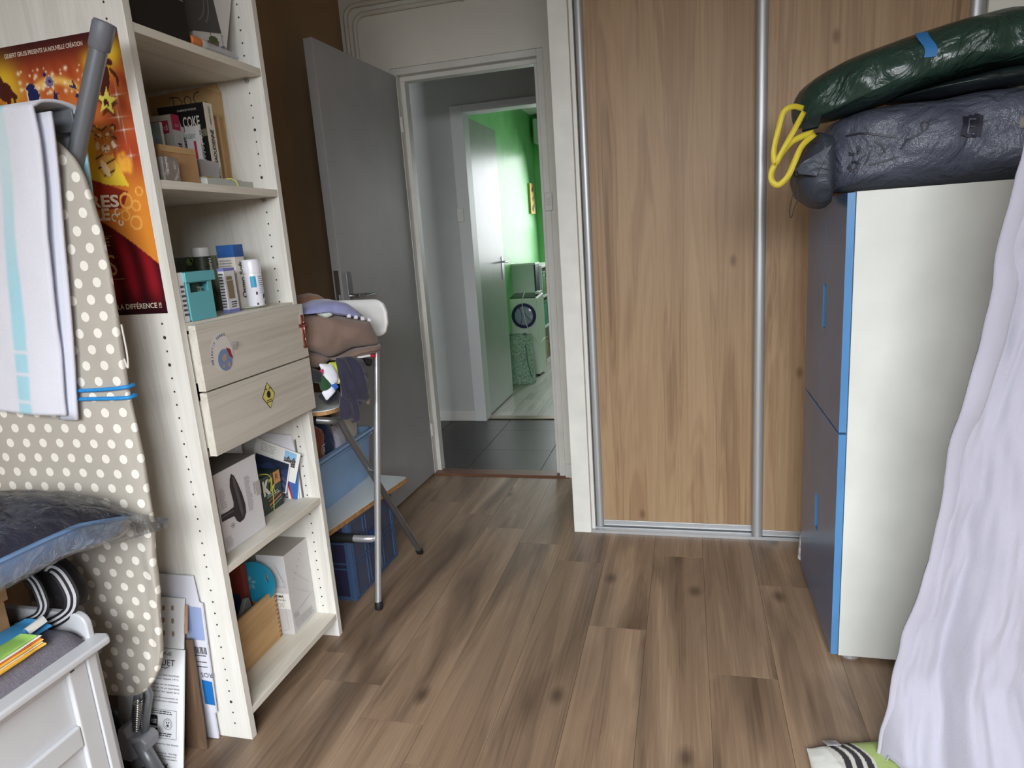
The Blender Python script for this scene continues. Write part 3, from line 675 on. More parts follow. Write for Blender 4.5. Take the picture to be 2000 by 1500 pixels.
b = MB(); fp.text(b, 'TES LA DIFFÉRENCE !!', X_(.595), Y_(.978), .0115, X_(.968)-X_(.595), bold=.01); b.build('slogan', cream, po)

# ---- ironing board leaning against the bookcase
def dots_mat():
    m, nt, b = _nt('grey_polka_dot_cotton')
    v = coords(nt, (1, 1, 1))
    sx = N(nt, 'ShaderNodeSeparateXYZ'); nt.links.new(v, sx.inputs[0])
    xy = N(nt, 'ShaderNodeMath', operation='ADD'); nt.links.new(sx.outputs['X'], xy.inputs[0]); nt.links.new(sx.outputs['Y'], xy.inputs[1])
    def cell(off):
        out = []
        for ax, per in (('X', .047), ('Z', .069)):
            d = N(nt, 'ShaderNodeMath', operation='MULTIPLY_ADD'); d.inputs[1].default_value = 1/per; d.inputs[2].default_value = off
            nt.links.new(xy.outputs[0] if ax == 'X' else sx.outputs[ax], d.inputs[0]); f = N(nt, 'ShaderNodeMath', operation='FRACT'); nt.links.new(d.outputs[0], f.inputs[0])
            q = N(nt, 'ShaderNodeMath', operation='MULTIPLY_ADD'); q.inputs[1].default_value = per; q.inputs[2].default_value = -per/2; nt.links.new(f.outputs[0], q.inputs[0])
            q2 = N(nt, 'ShaderNodeMath', operation='POWER'); q2.inputs[1].default_value = 2; 
            ab = N(nt, 'ShaderNodeMath', operation='ABSOLUTE'); nt.links.new(q.outputs[0], ab.inputs[0]); nt.links.new(ab.outputs[0], q2.inputs[0]); out.append(q2.outputs[0])
        a = N(nt, 'ShaderNodeMath', operation='ADD'); nt.links.new(out[0], a.inputs[0]); nt.links.new(out[1], a.inputs[1])
        l = N(nt, 'ShaderNodeMath', operation='LESS_THAN'); l.inputs[1].default_value = .0102**2; nt.links.new(a.outputs[0], l.inputs[0]); return l.outputs[0]
    mx_ = N(nt, 'ShaderNodeMath', operation='MAXIMUM'); nt.links.new(cell(0), mx_.inputs[0]); nt.links.new(cell(.5), mx_.inputs[1])
    mi = N(nt, 'ShaderNodeMix', data_type='RGBA'); mi.inputs['A'].default_value = (*lin((176, 170, 160)), 1); mi.inputs['B'].default_value = (*lin((234, 230, 220)), 1)
    nt.links.new(mx_.outputs[0], mi.inputs['Factor']); nt.links.new(mi.outputs['Result'], b.inputs['Base Color'])
    b.inputs['Roughness'].default_value = .8
    n = N(nt, 'ShaderNodeTexNoise', i_Scale=900.0); nt.links.new(v, n.inputs['Vector']); bp = N(nt, 'ShaderNodeBump', i_Strength=.15, i_Distance=.001); nt.links.new(n.outputs['Fac'], bp.inputs['Height']); nt.links.new(bp.outputs[0], b.inputs['Normal'])
    return m
dots = dots_mat()
ib = thing('ironing_board', (-1.34, 1.135, 0), 'folded ironing board with grey polka dot cover leaning against the bookcase', 'ironing board')
prof = [(.212, 0), (.222, .07), (.245, .11), (.28, .14), (.318, .162), (.40, .186), (.482, .197), (.56, .206), (.647, .213), (.74, .217), (.826, .222), (.973, .217), (1.114, .225), (1.22, .23), (1.308, .229), (1.36, .222), (1.417, .212), (1.45, .198), (1.475, .176), (1.495, .15), (1.51, .11), (1.52, .05), (1.522, 0)]
bz = np.array([p[0] for p in prof]); bw = np.array([p[1] for p in prof])
def board(u, v):
    # u runs once around the board (front and back), v from the foot to the nose
    t = .5-.5*math.cos(math.pi*v); z = .212+(1.522-.212)*(.35*v+.65*t); hw = max(float(np.interp(z, bz, bw)), .002)
    a = 2*math.pi*u; cx_ = math.copysign(abs(math.cos(a))**.35, math.cos(a)); sy = math.copysign(abs(math.sin(a))**.5, math.sin(a))
    x = -1.366+hw*cx_; y = 1.134-.012*sy*min(1, hw/.06)
    rag = .0045*fbm((x*7, z*7, 0), 1, 3)+ (.006*fbm((x*22, z*9, 3)) if z < .75 else .002*fbm((x*22, z*9, 3)))
    if sy > 0: y += rag
    if z < .72 and cx_ > .7: x += .002*math.sin(z*40)+.003*fbm((z*30, 1, 2)); y -= .010*(cx_-.7)/.3*math.sin((z-.2)/.5*math.pi)
    return Vector((x, y, z))
MB().grid(board, 64, 70, closed_u=True).build('cover', dots, ib, smooth=True)
gplast = mat('grey_metal_tube', (120, 124, 130), .38, .35)
gpl2 = mat('grey_plastic_cap', (112, 115, 124), .5)
b = MB(); b.tube([(-1.088, 1.17, 1.665), (-1.198, 1.17, 1.466), (-1.31, 1.17, 1.26)], .0165, 16); b.build('leg_tube', gplast, ib, smooth=True, auto=40)
dr_ = Vector((-1.088+1.198, 0, 1.665-1.466)).normalized()
MB().lathe(Vector((-1.088, 1.17, 1.665))-dr_*.018, dr_, [(.018, 0), (.0195, .002), (.0205, .046), (.018, .052), (0, .052)], 18).build('foot_cap', gpl2, ib, smooth=True, auto=40)
MB().box(-1.56, -1.178, 1.158, 1.162, 1.505, 1.547).build('flat_bar', gplast, ib, bevel=.001)
cloth_blue = mat('light_blue_towelling', (176, 214, 222), .9)
b = MB(); b.tube(smooth_path([(-1.345, 1.16, .40), (-1.325, 1.158, .27), (-1.312, 1.15, .22), (-1.332, 1.135, .12), (-1.345, 1.13, .0)], 6), .0105, 12); b.build('frame_tube', gplast, ib, smooth=True)
b = MB(); b.tube([(-1.295, 1.15, .30), (-1.270, 1.14, .22), (-1.290, 1.118, .115)], .0085, 12); b.build('frame_tube', gplast, ib, smooth=True)
b = MB(); b.tube([(-1.292, 1.105, .118), (-1.250, 1.11, .0)], .0165, 14); b.build('lower_leg', gplast, ib, smooth=True)
b = MB(); sp = []
for i in range(15*8+1):
    a = 2*math.pi*i/8; t = i/120; sp.append((-1.284-.022*t+.0095*math.cos(a), 1.118+.0095*math.sin(a), .216-.080*t))
b.tube(sp, .0022, 6); b.build('spring', chrome, ib, smooth=True)
b = MB(); b.prism([(-1.34, 1.095, .150), (-1.318, 1.095, .152), (-1.312, 1.095, .128), (-1.275, 1.095, .132), (-1.262, 1.095, .118), (-1.268, 1.095, .095), (-1.29, 1.095, .078), (-1.322, 1.095, .058), (-1.345, 1.095, .062), (-1.352, 1.095, .10)], (0, .045, 0)); b.build('joint_block', mat('grey_joint_plastic', (136, 138, 144), .45), ib, bevel=.006, seg=3)
b = MB(); b.tube(smooth_path([(-1.122, 1.122, 1.12), (-1.118, 1.118, 1.06), (-1.121, 1.116, 1.03), (-1.126, 1.116, 1.05)], 6), .002, 6); b.build('drawstring', mat('white_string', (212, 208, 200), .8), ib, smooth=True)
# blue elastic cord round the board
cd_ = thing('elastic_cord', (-1.35, 1.14, .96), 'bright blue elastic cord looped twice around the ironing board', 'cord')
cord_m = mat('blue_cord', (38, 132, 200), .55, var=.3, vscale=900)
for z0, dz in ((.984, .004), (.966, -.001)):
    pts = []
    for i in range(40):
        a = 2*math.pi*i/40; x = -1.366+.226*math.copysign(abs(math.cos(a))**.3, math.cos(a)); y = 1.134-.0185*math.copysign(abs(math.sin(a))**.5, math.sin(a))
        pts.append((x, y, z0+dz*math.cos(a)-.012*(x+1.13)*-1))
    MB().tube(pts, .0042, 8, closed=True).build('loop', cord_m, cd_, smooth=True)
# towel hanging over the flat bar
TW0, TW1 = 46, 130
tcol = []
def towel(u, v):
    s = v*1.0; L_front = .60
    off = u*.42                                     # distance from the right edge
    if s < .70:
        t = s/.70; z = .935+t*(1.545-.935)+.022*u*(1-t); xr = -1.190+.003*math.sin(t*9)-.100*(1-smooth_s(-.25, 1.05, t)); y = 1.092-.008*math.sin(off*22+t*1.5)-.004*fbm((off*9, z*5, 1))
    elif s < .78:
        t = (s-.70)/.08; a = math.pi*t; z = 1.545+.014*math.sin(a); y = 1.092+.045*(1-math.cos(a)); xr = -1.190+.012*t
    else:
        t = (s-.78)/.22; z = 1.545-.24*t; y = 1.182+.003*math.sin(off*40); xr = -1.178-.02*t
    x = xr-off
    blue_band = .078 < off < .118 or .20 < off < .23 or .31 < off < .33
    if s < .70 and (abs(z-1.028) < .004 or abs(z-1.075) < .004 or abs(z-.965) < .003): blue_band = False
    if s > .78: blue_band = blue_band or off < .03
    c = (168, 218, 232) if blue_band else (226, 227, 238)
    if s < .7 and blue_band and z > 1.2: c = tuple(int(c[i]+((205, 226, 232)[i]-c[i])*min(1, (z-1.2)/.25)) for i in range(3))
    tcol.append((*lin(c), 1)); return Vector((x, y, z))
def smooth_s(a, b, x): t = min(1, max(0, (x-a)/(b-a))); return t*t*(3-2*t)
tw = thing('towel', (-1.38, 1.10, .93), 'white towel with light blue stripes hanging over the ironing board', 'towel')
mb = MB().grid(towel, TW0, TW1); mb.build('cloth', vcol('towelling', .95, bump=.6, bscale=700, sheen=.3), tw, smooth=True, colors=tcol, solid=.006)
b = MB(); b.grid(lambda u, v: Vector((-1.172+.004*math.sin(v*7)-.104*(1-smooth_s(-.25, 1.05, v))-.05*u, 1.104+.002*u, .922+v*.612)), 6, 30); b.build('folded_layer', mat('white_towelling', (222, 224, 236), .95, bump=.5, bscale=700), tw, smooth=True, solid=.006)

# ---- flattened cartons between the board and the bookcase
card = mat('kraft_cardboard', (176, 138, 98), .8, var=.06, vscale=20)
cwhite = mat('white_carton', (224, 226, 230), .5, var=.02)
wc = thing('wine_carton', (-1.31, 1.2, 0), 'white flattened wine carton with black print leaning behind the ironing board', 'carton')
o = Vector((-1.42, 1.143, .002)); up = Vector((0, .098, .373)).normalized()
fw = Fr(o, (1, 0, 0), up)
MB().obox(o, (.198, 0, 0), -fw.n*.004, up*.300).build('panel', cwhite, wc)
MB().obox(o+up*.302, (.195, 0, 0), -fw.n*.004, up*.125).build('flap', cwhite, wc)
MB().obox(o+Vector((.196, 0, 0))+up*.34-fw.n*.004, (.006, 0, 0), -fw.n*.003, up*.07).build('torn_edge', card, wc)
b = MB()
for q, (x, y) in enumerate(((.135, .40), (.162, .402), (.135, .37), (.163, .37), (.137, .338), (.165, .338))): fw.disc(b, x, y, .0045, .0075, .0006, 7)
b.build('torn_spots', mat('torn_card', (150, 130, 112), .9), wc)
b = MB(); fw.text(b, 'DOMAINE', .082, .283, .0085, .080); fw.text(b, 'BOUQUET', .064, .258, .015, .108); fw.ring(b, .142, .268, .016, .0175, a0=RAD(215), a1=RAD(320)); b.build('title_lettering', ink, wc)
b = MB()
for i, t_ in enumerate(('est une propriété familiale', 'famille Gonet depuis 1912.')): fw.text(b, t_, .080, .232-.009*i, .0045, .105)
for i, t_ in enumerate(('Famille Gonet est de préserver,', 'durable et la propriété', 'la tradition sur les vignes de la')): fw.text(b, t_, .078, .209-.009*i, .0045, .108)
for i, t_ in enumerate(('protection de l’Environnement, le', 'doivent une utilisation raisonnée', 'terroir N°')): fw.text(b, t_, .078, .176-.008*i, .0042, (.104, .104, .03)[i])
fw.text(b, 'has been owned by the Gonet', .080, .062, .0045, .105); fw.text(b, 'is to preserve, during', .095, .040, .0042, .085); fw.text(b, 'traditions and winegrower', .095, .033, .0042, .085); fw.text(b, 'heart from the estate’s', .095, .026, .0042, .085)
b.build('body_lettering', mat('dark_grey_ink', (66, 66, 70), .6), wc)['kind'] = 'stuff'
b = MB()
for pts in ([(.07, .078), (.178, .078)], [(.178, .078), (.178, .148)], [(.178, .148), (.07, .148)]): fw.line(b, pts, .0008)
fw.scribble(b, .085, .136, .085, .010, 2, .5, rag=.1); fw.scribble(b, .08, .082, .09, .010, 2, .5, rag=.1)
fw.ring(b, .152, .114, .0125, .0135); fw.ring(b, .152, .114, .009, .0096); fw.disc(b, .149, .117, .002); fw.disc(b, .155, .117, .002); fw.disc(b, .152, .110, .004, .003)
b.build('certificate_print', mat('dark_grey_ink', (66, 66, 70), .6), wc)
b = MB(); fw.pl(b, [(.100, .106), (.122, .106), (.122, .130), (.118, .133), (.100, .133)]); fw.rect(b, .100, .096, .122, .101); b.build('badge', ink, wc)
b = MB(); fw.text(b, 'RSE', .1025, .113, .010, .017, off=.0014); b.build('badge_lettering', cwhite, wc)
b = MB(); fw.text(b, '6 BX', .118, .004, .012, .038, bold=.03); b.build('count_lettering', ink, wc)
bc = thing('blue_carton', (-1.27, 1.25, 0), 'flattened white carton with blue squares standing against the bookcase side', 'carton')
fb_ = Fr((-1.36, 1.262, .002), (1, 0, 0), (0, 0, 1))
b = MB(); b.prism([fb_.p(x, y, 0) for x, y in ((0, 0), (.150, 0), (.151, .078), (.158, .080), (.176, .395), (.166, .397), (.162, .470), (0, .470))], (0, .005, 0)); b.build('panel', mat('pale_lilac_carton', (216, 218, 230), .55), bc)
b = MB(); fb_.pl(b, [(.130, .104), (.160, .102), (.163, .172), (.132, .176)]); b.build('blue_square', mat('process_blue', (30, 112, 186), .5), bc)
b = MB(); fb_.pl(b, [(.120, .292), (.166, .292), (.172, .385), (.118, .388)]); b.build('pale_blue_field', mat('pale_blue_print', (150, 168, 210), .5), bc)
b = MB()
for i in range(9): fb_.rect(b, .128+.0042*i, .252, .128+.0042*i+(.0028 if i % 3 else .0016), .272)
fb_.scribble(b, .128, .244, .038, .006, 1); fb_.scribble(b, .126, .226, .038, .005, 1); fb_.scribble(b, .128, .212, .036, .005, 1); fb_.text(b, 'ROS', .168, .197, .013, .034, rot=math.pi)
b.build('print', mat('dark_grey_ink', (66, 66, 70), .6), bc)
MB().obox((-1.42, 1.222, .001), (.205, 0, 0), (0, .006, 0), (0, .018, .305)).build('brown_board', wood('brown_fibreboard', [(.3, (96, 76, 60)), (.7, (122, 98, 78))], axis=2), None, bevel=.001)
tag(bpy.data.objects['brown_board'], 'brown board standing between the wine carton and the blue carton', 'board')
df = thing('black_folder', (-1.43, 1.12, 0), 'black plastic case with a handwritten yellow label behind the white chest', 'case')
b = MB(); b.prism([(-1.53, 1.125, 0)]+[(-1.37, 1.125, 0)]+[(-1.37-.022+.022*math.cos(RAD(a)), 1.125, .155+.022*math.sin(RAD(a))) for a in range(0, 91, 15)]+[(-1.53, 1.125, .177)], (0, .012, 0)); b.build('shell', mat('black_plastic', (44, 43, 48), .35), df, bevel=.003)
ff = Fr((-1.53, 1.125, 0), (1, 0, 0), (0, 0, 1)); b = MB(); ff.rect(b, .06, .015, .142, .108); b.build('label', mat('yellowed_paper', (196, 172, 122), .7), df)
b = MB(); ff.text(b, 'CARTE', .092, .092, .009, .044, off=.0014); ff.text(b, 'PARTIE', .088, .074, .008, .044, off=.0014); ff.text(b, 'OUVRE', .090, .048, .009, .044, off=.0014); ff.scribble(b, .09, .026, .04, .012, 1, .5, .0014); b.build('handwriting', ink, df)

# ---- white chest with cushion and the things on it
wl = mat('white_lacquer', (206, 208, 212), .35, var=.015)
CX, CY = -1.216, .985
ch = thing('chest', (-1.41, .45, 0), 'low white panelled chest with a grey cushion at the left edge', 'chest')
MB().box(-1.59, CX, -.10, .925, .03, .455).build('body', wl, ch)
fx = lambda y0, y1, z0, z1, d: MB().box(CX, CX+d, y0, y1, z0, z1)
b = MB(); b.box(CX, CX+.012, -.10, .925, .447, .455+.0); b.build('top_rail', wl, ch, bevel=.001)
# front: stiles and rails standing proud of the recessed panels
for y0, y1, z0, z1 in ((.910, .952, .03, .455), (-.10, -.04, .03, .447), (-.04, .910, .283, .330), (-.04, .910, .03, .09), (.40, .455, .09, .283), (.40, .455, .330, .447)):
    fx(y0, y1, z0, z1, .012).build('front_rail', wl, ch, bevel=.004, seg=3)
b = MB(); b.prism([(CX+.016, .952, .0), (CX+.016, .972, .0), (CX-.004, .995, .0), (-1.30, .995, .0), (-1.30, .952, 0)], (0, 0, .462)); b.build('corner_post', wl, ch, bevel=.002)
b = MB(); b.prism([(CX+.030, -.12, .462), (CX+.030, 1.000, .462), (CX+.012, 1.012, .462), (CX-.03, 1.006, .462), (CX-.03, -.12, .462)], (0, 0, .016)); b.build('lid_rim', wl, ch, bevel=.005, seg=3)
b = MB(); b.prism([(-1.60, .985, .462), (CX-.008, .985, .462), (CX-.008, .985, .506)]+[(CX-.036+.028*math.cos(RAD(a)), .985, .505+.028*math.sin(RAD(a))) for a in range(15, 91, 15)]+[(-1.60, .985, .533)], (0, .016, 0)); b.build('end_board', wl, ch, bevel=.004, seg=3)
def cush(u, v):
    a = -1.60+u*(1.60-1.236+.0); y = -.1+v*(.985+.1-.003)
    e = min(u, 1-u)/.06; f = min(v, 1-v)/.03; h = min(1, e)**.35*min(1, f)**.35
    return Vector((-1.60+u*.378, y, .470+.044*h+.0012*fbm((a*8, y*8, 0))))
MB().grid(cush, 24, 60).build('cushion', mat('grey_marl_fabric', (116, 112, 122), .9, var=.12, vscale=300, bump=.4, bscale=600), ch, smooth=True)
# cardboard box with a white sheet
cb = thing('cardboard_box', (-1.45, .74, .50), 'brown cardboard box with a white sheet on the chest under the pillow', 'box')
MB().box(-1.58, -1.346, .50, .925, .5165, .648).build('body', card, cb, bevel=.002)
MB().box(-1.345, -1.3405, .50, .930, .593, .649).build('lid_flap', card, cb, bevel=.001)
fbx = Fr((-1.3395, .485, .5145), (0, 1, 0), (0, 0, 1))
b = MB(); fbx.pl(b, [(.10, .045), (.362, .030), (.352, .085), (.345, .138), (.10, .138)], .001); b.build('sheet', paper, cb)
b = MB(); fbx.pl(b, [(.300, .048), (.338, .043), (.339, .060), (.300, .064)], .0018); b.build('blue_logo', mat('logo_blue', (52, 78, 170), .5), cb)
b = MB(); fbx.pl(b, [(.385, .055), (.425, .062), (.40, .075)], -.0058); fbx.ring(b, .38, .04, .010, .014, -.0058); fbx.pl(b, [(.33, .012), (.35, .018), (.345, .024)], -.0058); b.build('printed_marks', mat('brown_print', (120, 88, 60), .8), cb)
# folded bags on the cushion
def foldstack(name, label, layers, x0, x1, y0, y1, cat='bag'):
    t = thing(name, ((x0+x1)/2, (y0+y1)/2, .50), label, cat)
    z = .5165
    for nm, c, h, dy, dx in layers:
        m = mat('bag_'+nm, c, .5, var=.05)
        def sh(u, v, z=z, h=h, dy=dy, dx=dx):
            a = 2*math.pi*v; yy = y0+(y1-dy-y0)*u
            w_ = (x1-x0-dx)/2; xx = (x0+x1)/2+w_*math.copysign(abs(math.cos(a))**.5, math.cos(a)); zz = z+h/2+h/2*math.copysign(abs(math.sin(a))**.6, math.sin(a))*(1 if u < .93 else .6)
            return Vector((xx-.004*math.sin(9*yy), yy, max(.516, zz+.0015*fbm((xx*20, yy*14, z*50)))))
        mb = MB(); n = 18; mb.grid(lambda u, v: sh(v, u), n, 22, closed_u=True); k = len(mb.v)
        mb.f += [tuple(range(n)), tuple(range(21*n+n-1, 21*n-1, -1))]; mb.m += [0, 0]
        mb.build('fold_'+nm, m, t, smooth=True); z += h*.93
    return t
foldstack('folded_shopping_bag', 'folded yellow, white, orange and green bag on the grey cushion', [('yellow', (232, 178, 62), .010, .0, 0), ('white', (236, 232, 224), .004, .004, .004), ('amber', (236, 186, 74), .007, .003, .001), ('orange', (226, 112, 60), .004, .006, .004), ('cream', (238, 236, 228), .004, .004, .003), ('green', (158, 206, 104), .006, .012, .006)], -1.272, -1.224, .40, .900)
tb = foldstack('folded_tote_bag', 'folded blue tote bag lying between the cardboard box and the yellow bag', [('blue', (62, 146, 204), .013, 0, 0), ('sky', (72, 158, 214), .012, .006, .004)], -1.338, -1.274, .50, .955)
b = MB(); b.grid(lambda u, v: Vector((-1.292+.020*u, .905+.040*v, .535+.012*math.sin(math.pi*u)+.004*v)), 6, 6); b.build('curled_corner', mat('bag_cream', (238, 236, 228), .6), tb, smooth=True)
b = MB(); f_ = Fr((-1.318, .50, .5420), (0, 1, 0), (-1, 0, 0)); f_.text(b, 'eco', .27, -.018, .012, .04, off=.001); b.build('white_lettering', paper, tb)
# black mesh bag with striped straps
mg = thing('mesh_bag', (-1.35, 1.03, .50), 'black mesh drawstring bag with black and white striped straps beside the box', 'bag')
def sack(u, v):
    a = 2*math.pi*u; zz = v; r = (.25+.75*math.sin(math.pi*min(1, .15+.85*v))**.6)*(1-.35*v)
    return Vector((-1.350+.078*r*math.cos(a)+.006*fbm((a, v*4, 0)), 1.045+.040*r*math.sin(a), .5175+.112*v))
mesh_m = mat('black_net', (30, 29, 33), .6, alpha=.86)
mb = MB().grid(sack, 28, 14, closed_u=True); mb.build('net', mesh_m, mg, smooth=True)
stripe_m = mat('black_strap', (26, 25, 32), .7); sw_m = mat('white_strap_stripe', (206, 206, 212), .7)
def ribbon(name, pts, w_):
    P = smooth_path(pts, 8)
    def strip(a, b_, off, m, nm):
        mb = MB(); vs_ = []
        for i, p in enumerate(P):
            t = (P[min(i+1, len(P)-1)]-P[max(i-1, 0)]).normalized(); s_ = t.cross(Vector((.77, -.62, .1))).normalized(); n_ = s_.cross(t)
            if n_.y > 0: n_ = -n_
            vs_ += [p+s_*a+n_*off, p+s_*b_+n_*off]
        mb.add(vs_, [(2*i, 2*i+1, 2*i+3, 2*i+2) for i in range(len(P)-1)]); mb.build(nm, m, mg, smooth=True)
    strip(-w_/2, w_/2, 0, stripe_m, 'strap')
    for s0 in (-.30, .10): strip(w_*s0, w_*(s0+.2), .0008, sw_m, 'strap_stripe')
ribbon('a', [(-1.312, 1.0, .618), (-1.293, .995, .628), (-1.271, .992, .618), (-1.254, .99, .589), (-1.246, .985, .566), (-1.258, .982, .540), (-1.293, .975, .518), (-1.332, .965, .506), (-1.376, .96, .504)], .026)
ribbon('b', [(-1.346, .985, .612), (-1.328, .980, .601), (-1.314, .975, .578), (-1.307, .970, .555), (-1.319, .965, .536), (-1.351, .96, .521), (-1.38, .955, .512)], .020)
# pillow in a clear plastic bag
pw = thing('pillow', (-1.37, .78, .66), 'navy and light blue pillow lying on the cardboard box inside a clear bag', 'pillow')
def pil(u, v, sgn, infl=0.0, crink=0.0):
    a, b_ = 2*u-1, 2*v-1
    # superelliptic outline
    x = -1.372+(.232+infl)*a*(1-.06*b_*b_); y = .775+(.315+infl)*b_*(1-.06*a*a)
    ex = 3.2 if sgn > 0 else 7
    h = max(0, (1-abs(a)**ex)*(1-abs(b_)**ex))**(.55 if sgn > 0 else .30)
    mid = .742-.020*max(0, b_)**2-.030*max(0, (y-.95)/.15)*max(0, a)+.018*a
    z = mid+sgn*(.070 if sgn > 0 else .064)*h+sgn*infl*.7
    z += sgn*.004*fbm((x*9, y*9, sgn))*h
    if crink: z += crink*(abs(fbm((x*16+3, y*11, 5)))-.25)*(.4+.6*h)
    return Vector((x, y, z))
MB().grid(lambda u, v: pil(u, v, 1), 40, 48).build('navy_top', mat('navy_cotton', (54, 58, 80), .85, var=.08, bump=.2, bscale=500), pw, smooth=True)
MB().grid(lambda u, v: pil(u, v, -1), 40, 48).build('light_blue_underside', mat('light_blue_cotton', (122, 158, 206), .85, var=.05, bump=.2, bscale=500), pw, smooth=True)
ed = [pil(1, i/40, 1) for i in range(41)]+[pil(1-i/30, 1, 1) for i in range(1, 31)]
MB().tube(ed, .0045, 8).build('piping', mat('light_blue_piping', (128, 166, 214), .8), pw, smooth=True)
def clear_mat(name, a, rough, k=.55):
    """thin clear film: transparent with a fresnel gloss"""
    m, nt, b = _nt(name); out = nt.nodes['Material Output']; nt.nodes.remove(b)
    n = N(nt, 'ShaderNodeTexNoise', i_Scale=22.0, i_Detail=5.0, i_Distortion=1.8); nt.links.new(coords(nt), n.inputs['Vector'])
    bp = N(nt, 'ShaderNodeBump', i_Strength=.9, i_Distance=.012); nt.links.new(n.outputs['Fac'], bp.inputs['Height'])
    gl = N(nt, 'ShaderNodeBsdfGlossy'); gl.inputs['Roughness'].default_value = rough; nt.links.new(bp.outputs[0], gl.inputs['Normal'])
    tr = N(nt, 'ShaderNodeBsdfTransparent'); tr.inputs[0].default_value = (.97, .98, .99, 1)
    fr_ = N(nt, 'ShaderNodeFresnel', i_IOR=1.4); nt.links.new(bp.outputs[0], fr_.inputs['Normal'])
    mr = N(nt, 'ShaderNodeMapRange'); mr.inputs['To Min'].default_value = a; mr.inputs['To Max'].default_value = k; nt.links.new(fr_.outputs[0], mr.inputs[0])
    mx = N(nt, 'ShaderNodeMixShader'); nt.links.new(mr.outputs[0], mx.inputs[0]); nt.links.new(tr.outputs[0], mx.inputs[1]); nt.links.new(gl.outputs[0], mx.inputs[2]); nt.links.new(mx.outputs[0], out.inputs[0])
    return m
poly_m = clear_mat('clear_polythene', .03, .14, .36); poly_t = clear_mat('clear_polythene_top', .05, .12, .62)
pb = thing('plastic_bag', (-1.37, .78, .65), 'clear crinkled plastic bag wrapped around the navy pillow', 'plastic bag')
for sgn in (1, -1): MB().grid(lambda u, v: pil(u, v, sgn, .012 if sgn > 0 else .007, .016 if sgn > 0 else .004), 72, 84).build('film', poly_t if sgn > 0 else poly_m, pb, smooth=True)
b = MB(); A = pil(1, .72, 1, .012); Bq = pil(1, .995, 1, .012); Cq = pil(.86, 1, 1, .012)
tip = Vector((-1.062, 1.085, .712)); tip2 = Vector((-1.066, 1.088, .690))
b.add([A, tip, Bq, Cq, tip2, Vector((-1.15, 1.09, .668)), pil(.95, .9, -1, .012)], [(0, 1, 2), (2, 1, 3), (0, 6, 1), (6, 4, 1), (6, 5, 4), (5, 3, 1, 4)]); b.build('bag_corner', poly_t, pb)
# ================================================================ THINGS ON THE SHELVES
def bx(name, x0, x1, y0, y1, z0, z1, m, parent, bevel=.0012): return MB().box(x0, x1, y0, y1, z0, z1).build(name, m, parent, bevel=bevel)
black_card = mat('black_card', (24, 22, 22), .5)
grey_ink = mat('dark_grey_ink', (66, 66, 70), .6)
wcard = mat('white_glossy_card', (222, 222, 224), .4)
gap_ = .0006
def frX(x, y0, z0): return Fr((x, y0, z0), (0, 1, 0), (0, 0, 1))          # faces the room (+X)
def frY(x0, y, z0): return Fr((x0, y, z0), (1, 0, 0), (0, 0, 1))          # faces the camera (-Y)
# -- top shelf
z = SH[4]+gap_
t = thing('black_box', (-1.22, 1.39, z), 'plain black box on the top shelf of the bookcase', 'box')
bx('carton', -1.32, -1.126, 1.300, 1.484, z, z+.16, black_card, t)
f = frX(-1.1255, 1.300, z); b = MB(); f.scribble(b, .135, .088, .045, .016, 3, .45, rag=.1); b.build('print', mat('grey_print', (150, 150, 152), .6), t)
t = thing('strainer_box', (-1.22, 1.62, z), 'white framed box with a dark sieve picture, tilted on the top shelf', 'box')
tl = RAD(15.5); rr_ = Vector((0, math.cos(tl), math.sin(tl))); uu_ = Vector((0, math.sin(-tl)*-1*.62, 1)).normalized()
o = Vector((-1.165, 1.533, z+.0045)); 
rr_ = Vector((0, .985, .17)).normalized(); uu_ = Vector((0, .36, .93)).normalized()
MB().obox(o, rr_*.140, uu_*.185, (-.050, 0, 0)).build('carton', wcard, t, bevel=.0015)
f = Fr(o+Vector((.0003, 0, 0)), rr_, uu_)
b = MB(); f.rect(b, .0, .045, .136, .184); b.build('dark_picture', mat('dark_grey_print', (74, 74, 76), .5), t)
b = MB(); f.ring(b, .035, .125, .072, .077, .0014, a0=-.9, a1=.9); f.ring(b, .035, .125, .056, .060, .0014, a0=-1.2, a1=1.5); b.build('bowl_rim_print', mat('mid_grey_print', (112, 112, 114), .5), t)
b = MB()
for i in range(6):
    for j in range(7):
        if (i-1)**2+(j-3)**2 < 15: f.disc(b, .012+.012*i+.004*(j % 2), .085+.014*j, .0012, .0012, .0012, 6)
b.build('hole_print', mat('near_black_print', (40, 40, 42), .6), t)['kind'] = 'stuff'
b = MB(); f.pl(b, [(.075, .012), (.11, .012), (.118, .026), (.068, .026)], .001); f.line(b, [(.09, .026), (.09, .045)], .003, .001); b.build('bowl_print', mat('brown_food_print', (120, 104, 84), .6), t)
b = MB(); f.disc(b, .095, .029, .018, .008, .0015); b.build('salad_print', mat('green_food_print', (78, 98, 48), .6), t)
b = MB(); f.line(b, [(.132, .010), (.132, .038), (.136, .042), (.140, .036)], .0025, .001); f.disc(b, .130, .010, .012, .006, .001); b.build('tap_print', mat('grey_print', (150, 150, 152), .6), t)
t = thing('clear_tube', (-1.12, 1.58, z), 'clear plastic tube with orange end lying at the front of the top shelf', 'tube')
ax_ = Vector((-.04, .998, .01)); o = Vector((-1.134, 1.488, z+.0125))
MB().lathe(o, ax_, [(.0, 0), (.011, .001), (.0125, .006), (.0125, .034), (.010, .036)], 18).build('orange_cap', mat('orange_plastic', (206, 120, 66), .45), t, smooth=True, auto=40)
frost = mat('frosted_clear_plastic', (222, 224, 228), .25, alpha=.55, spec=.7)
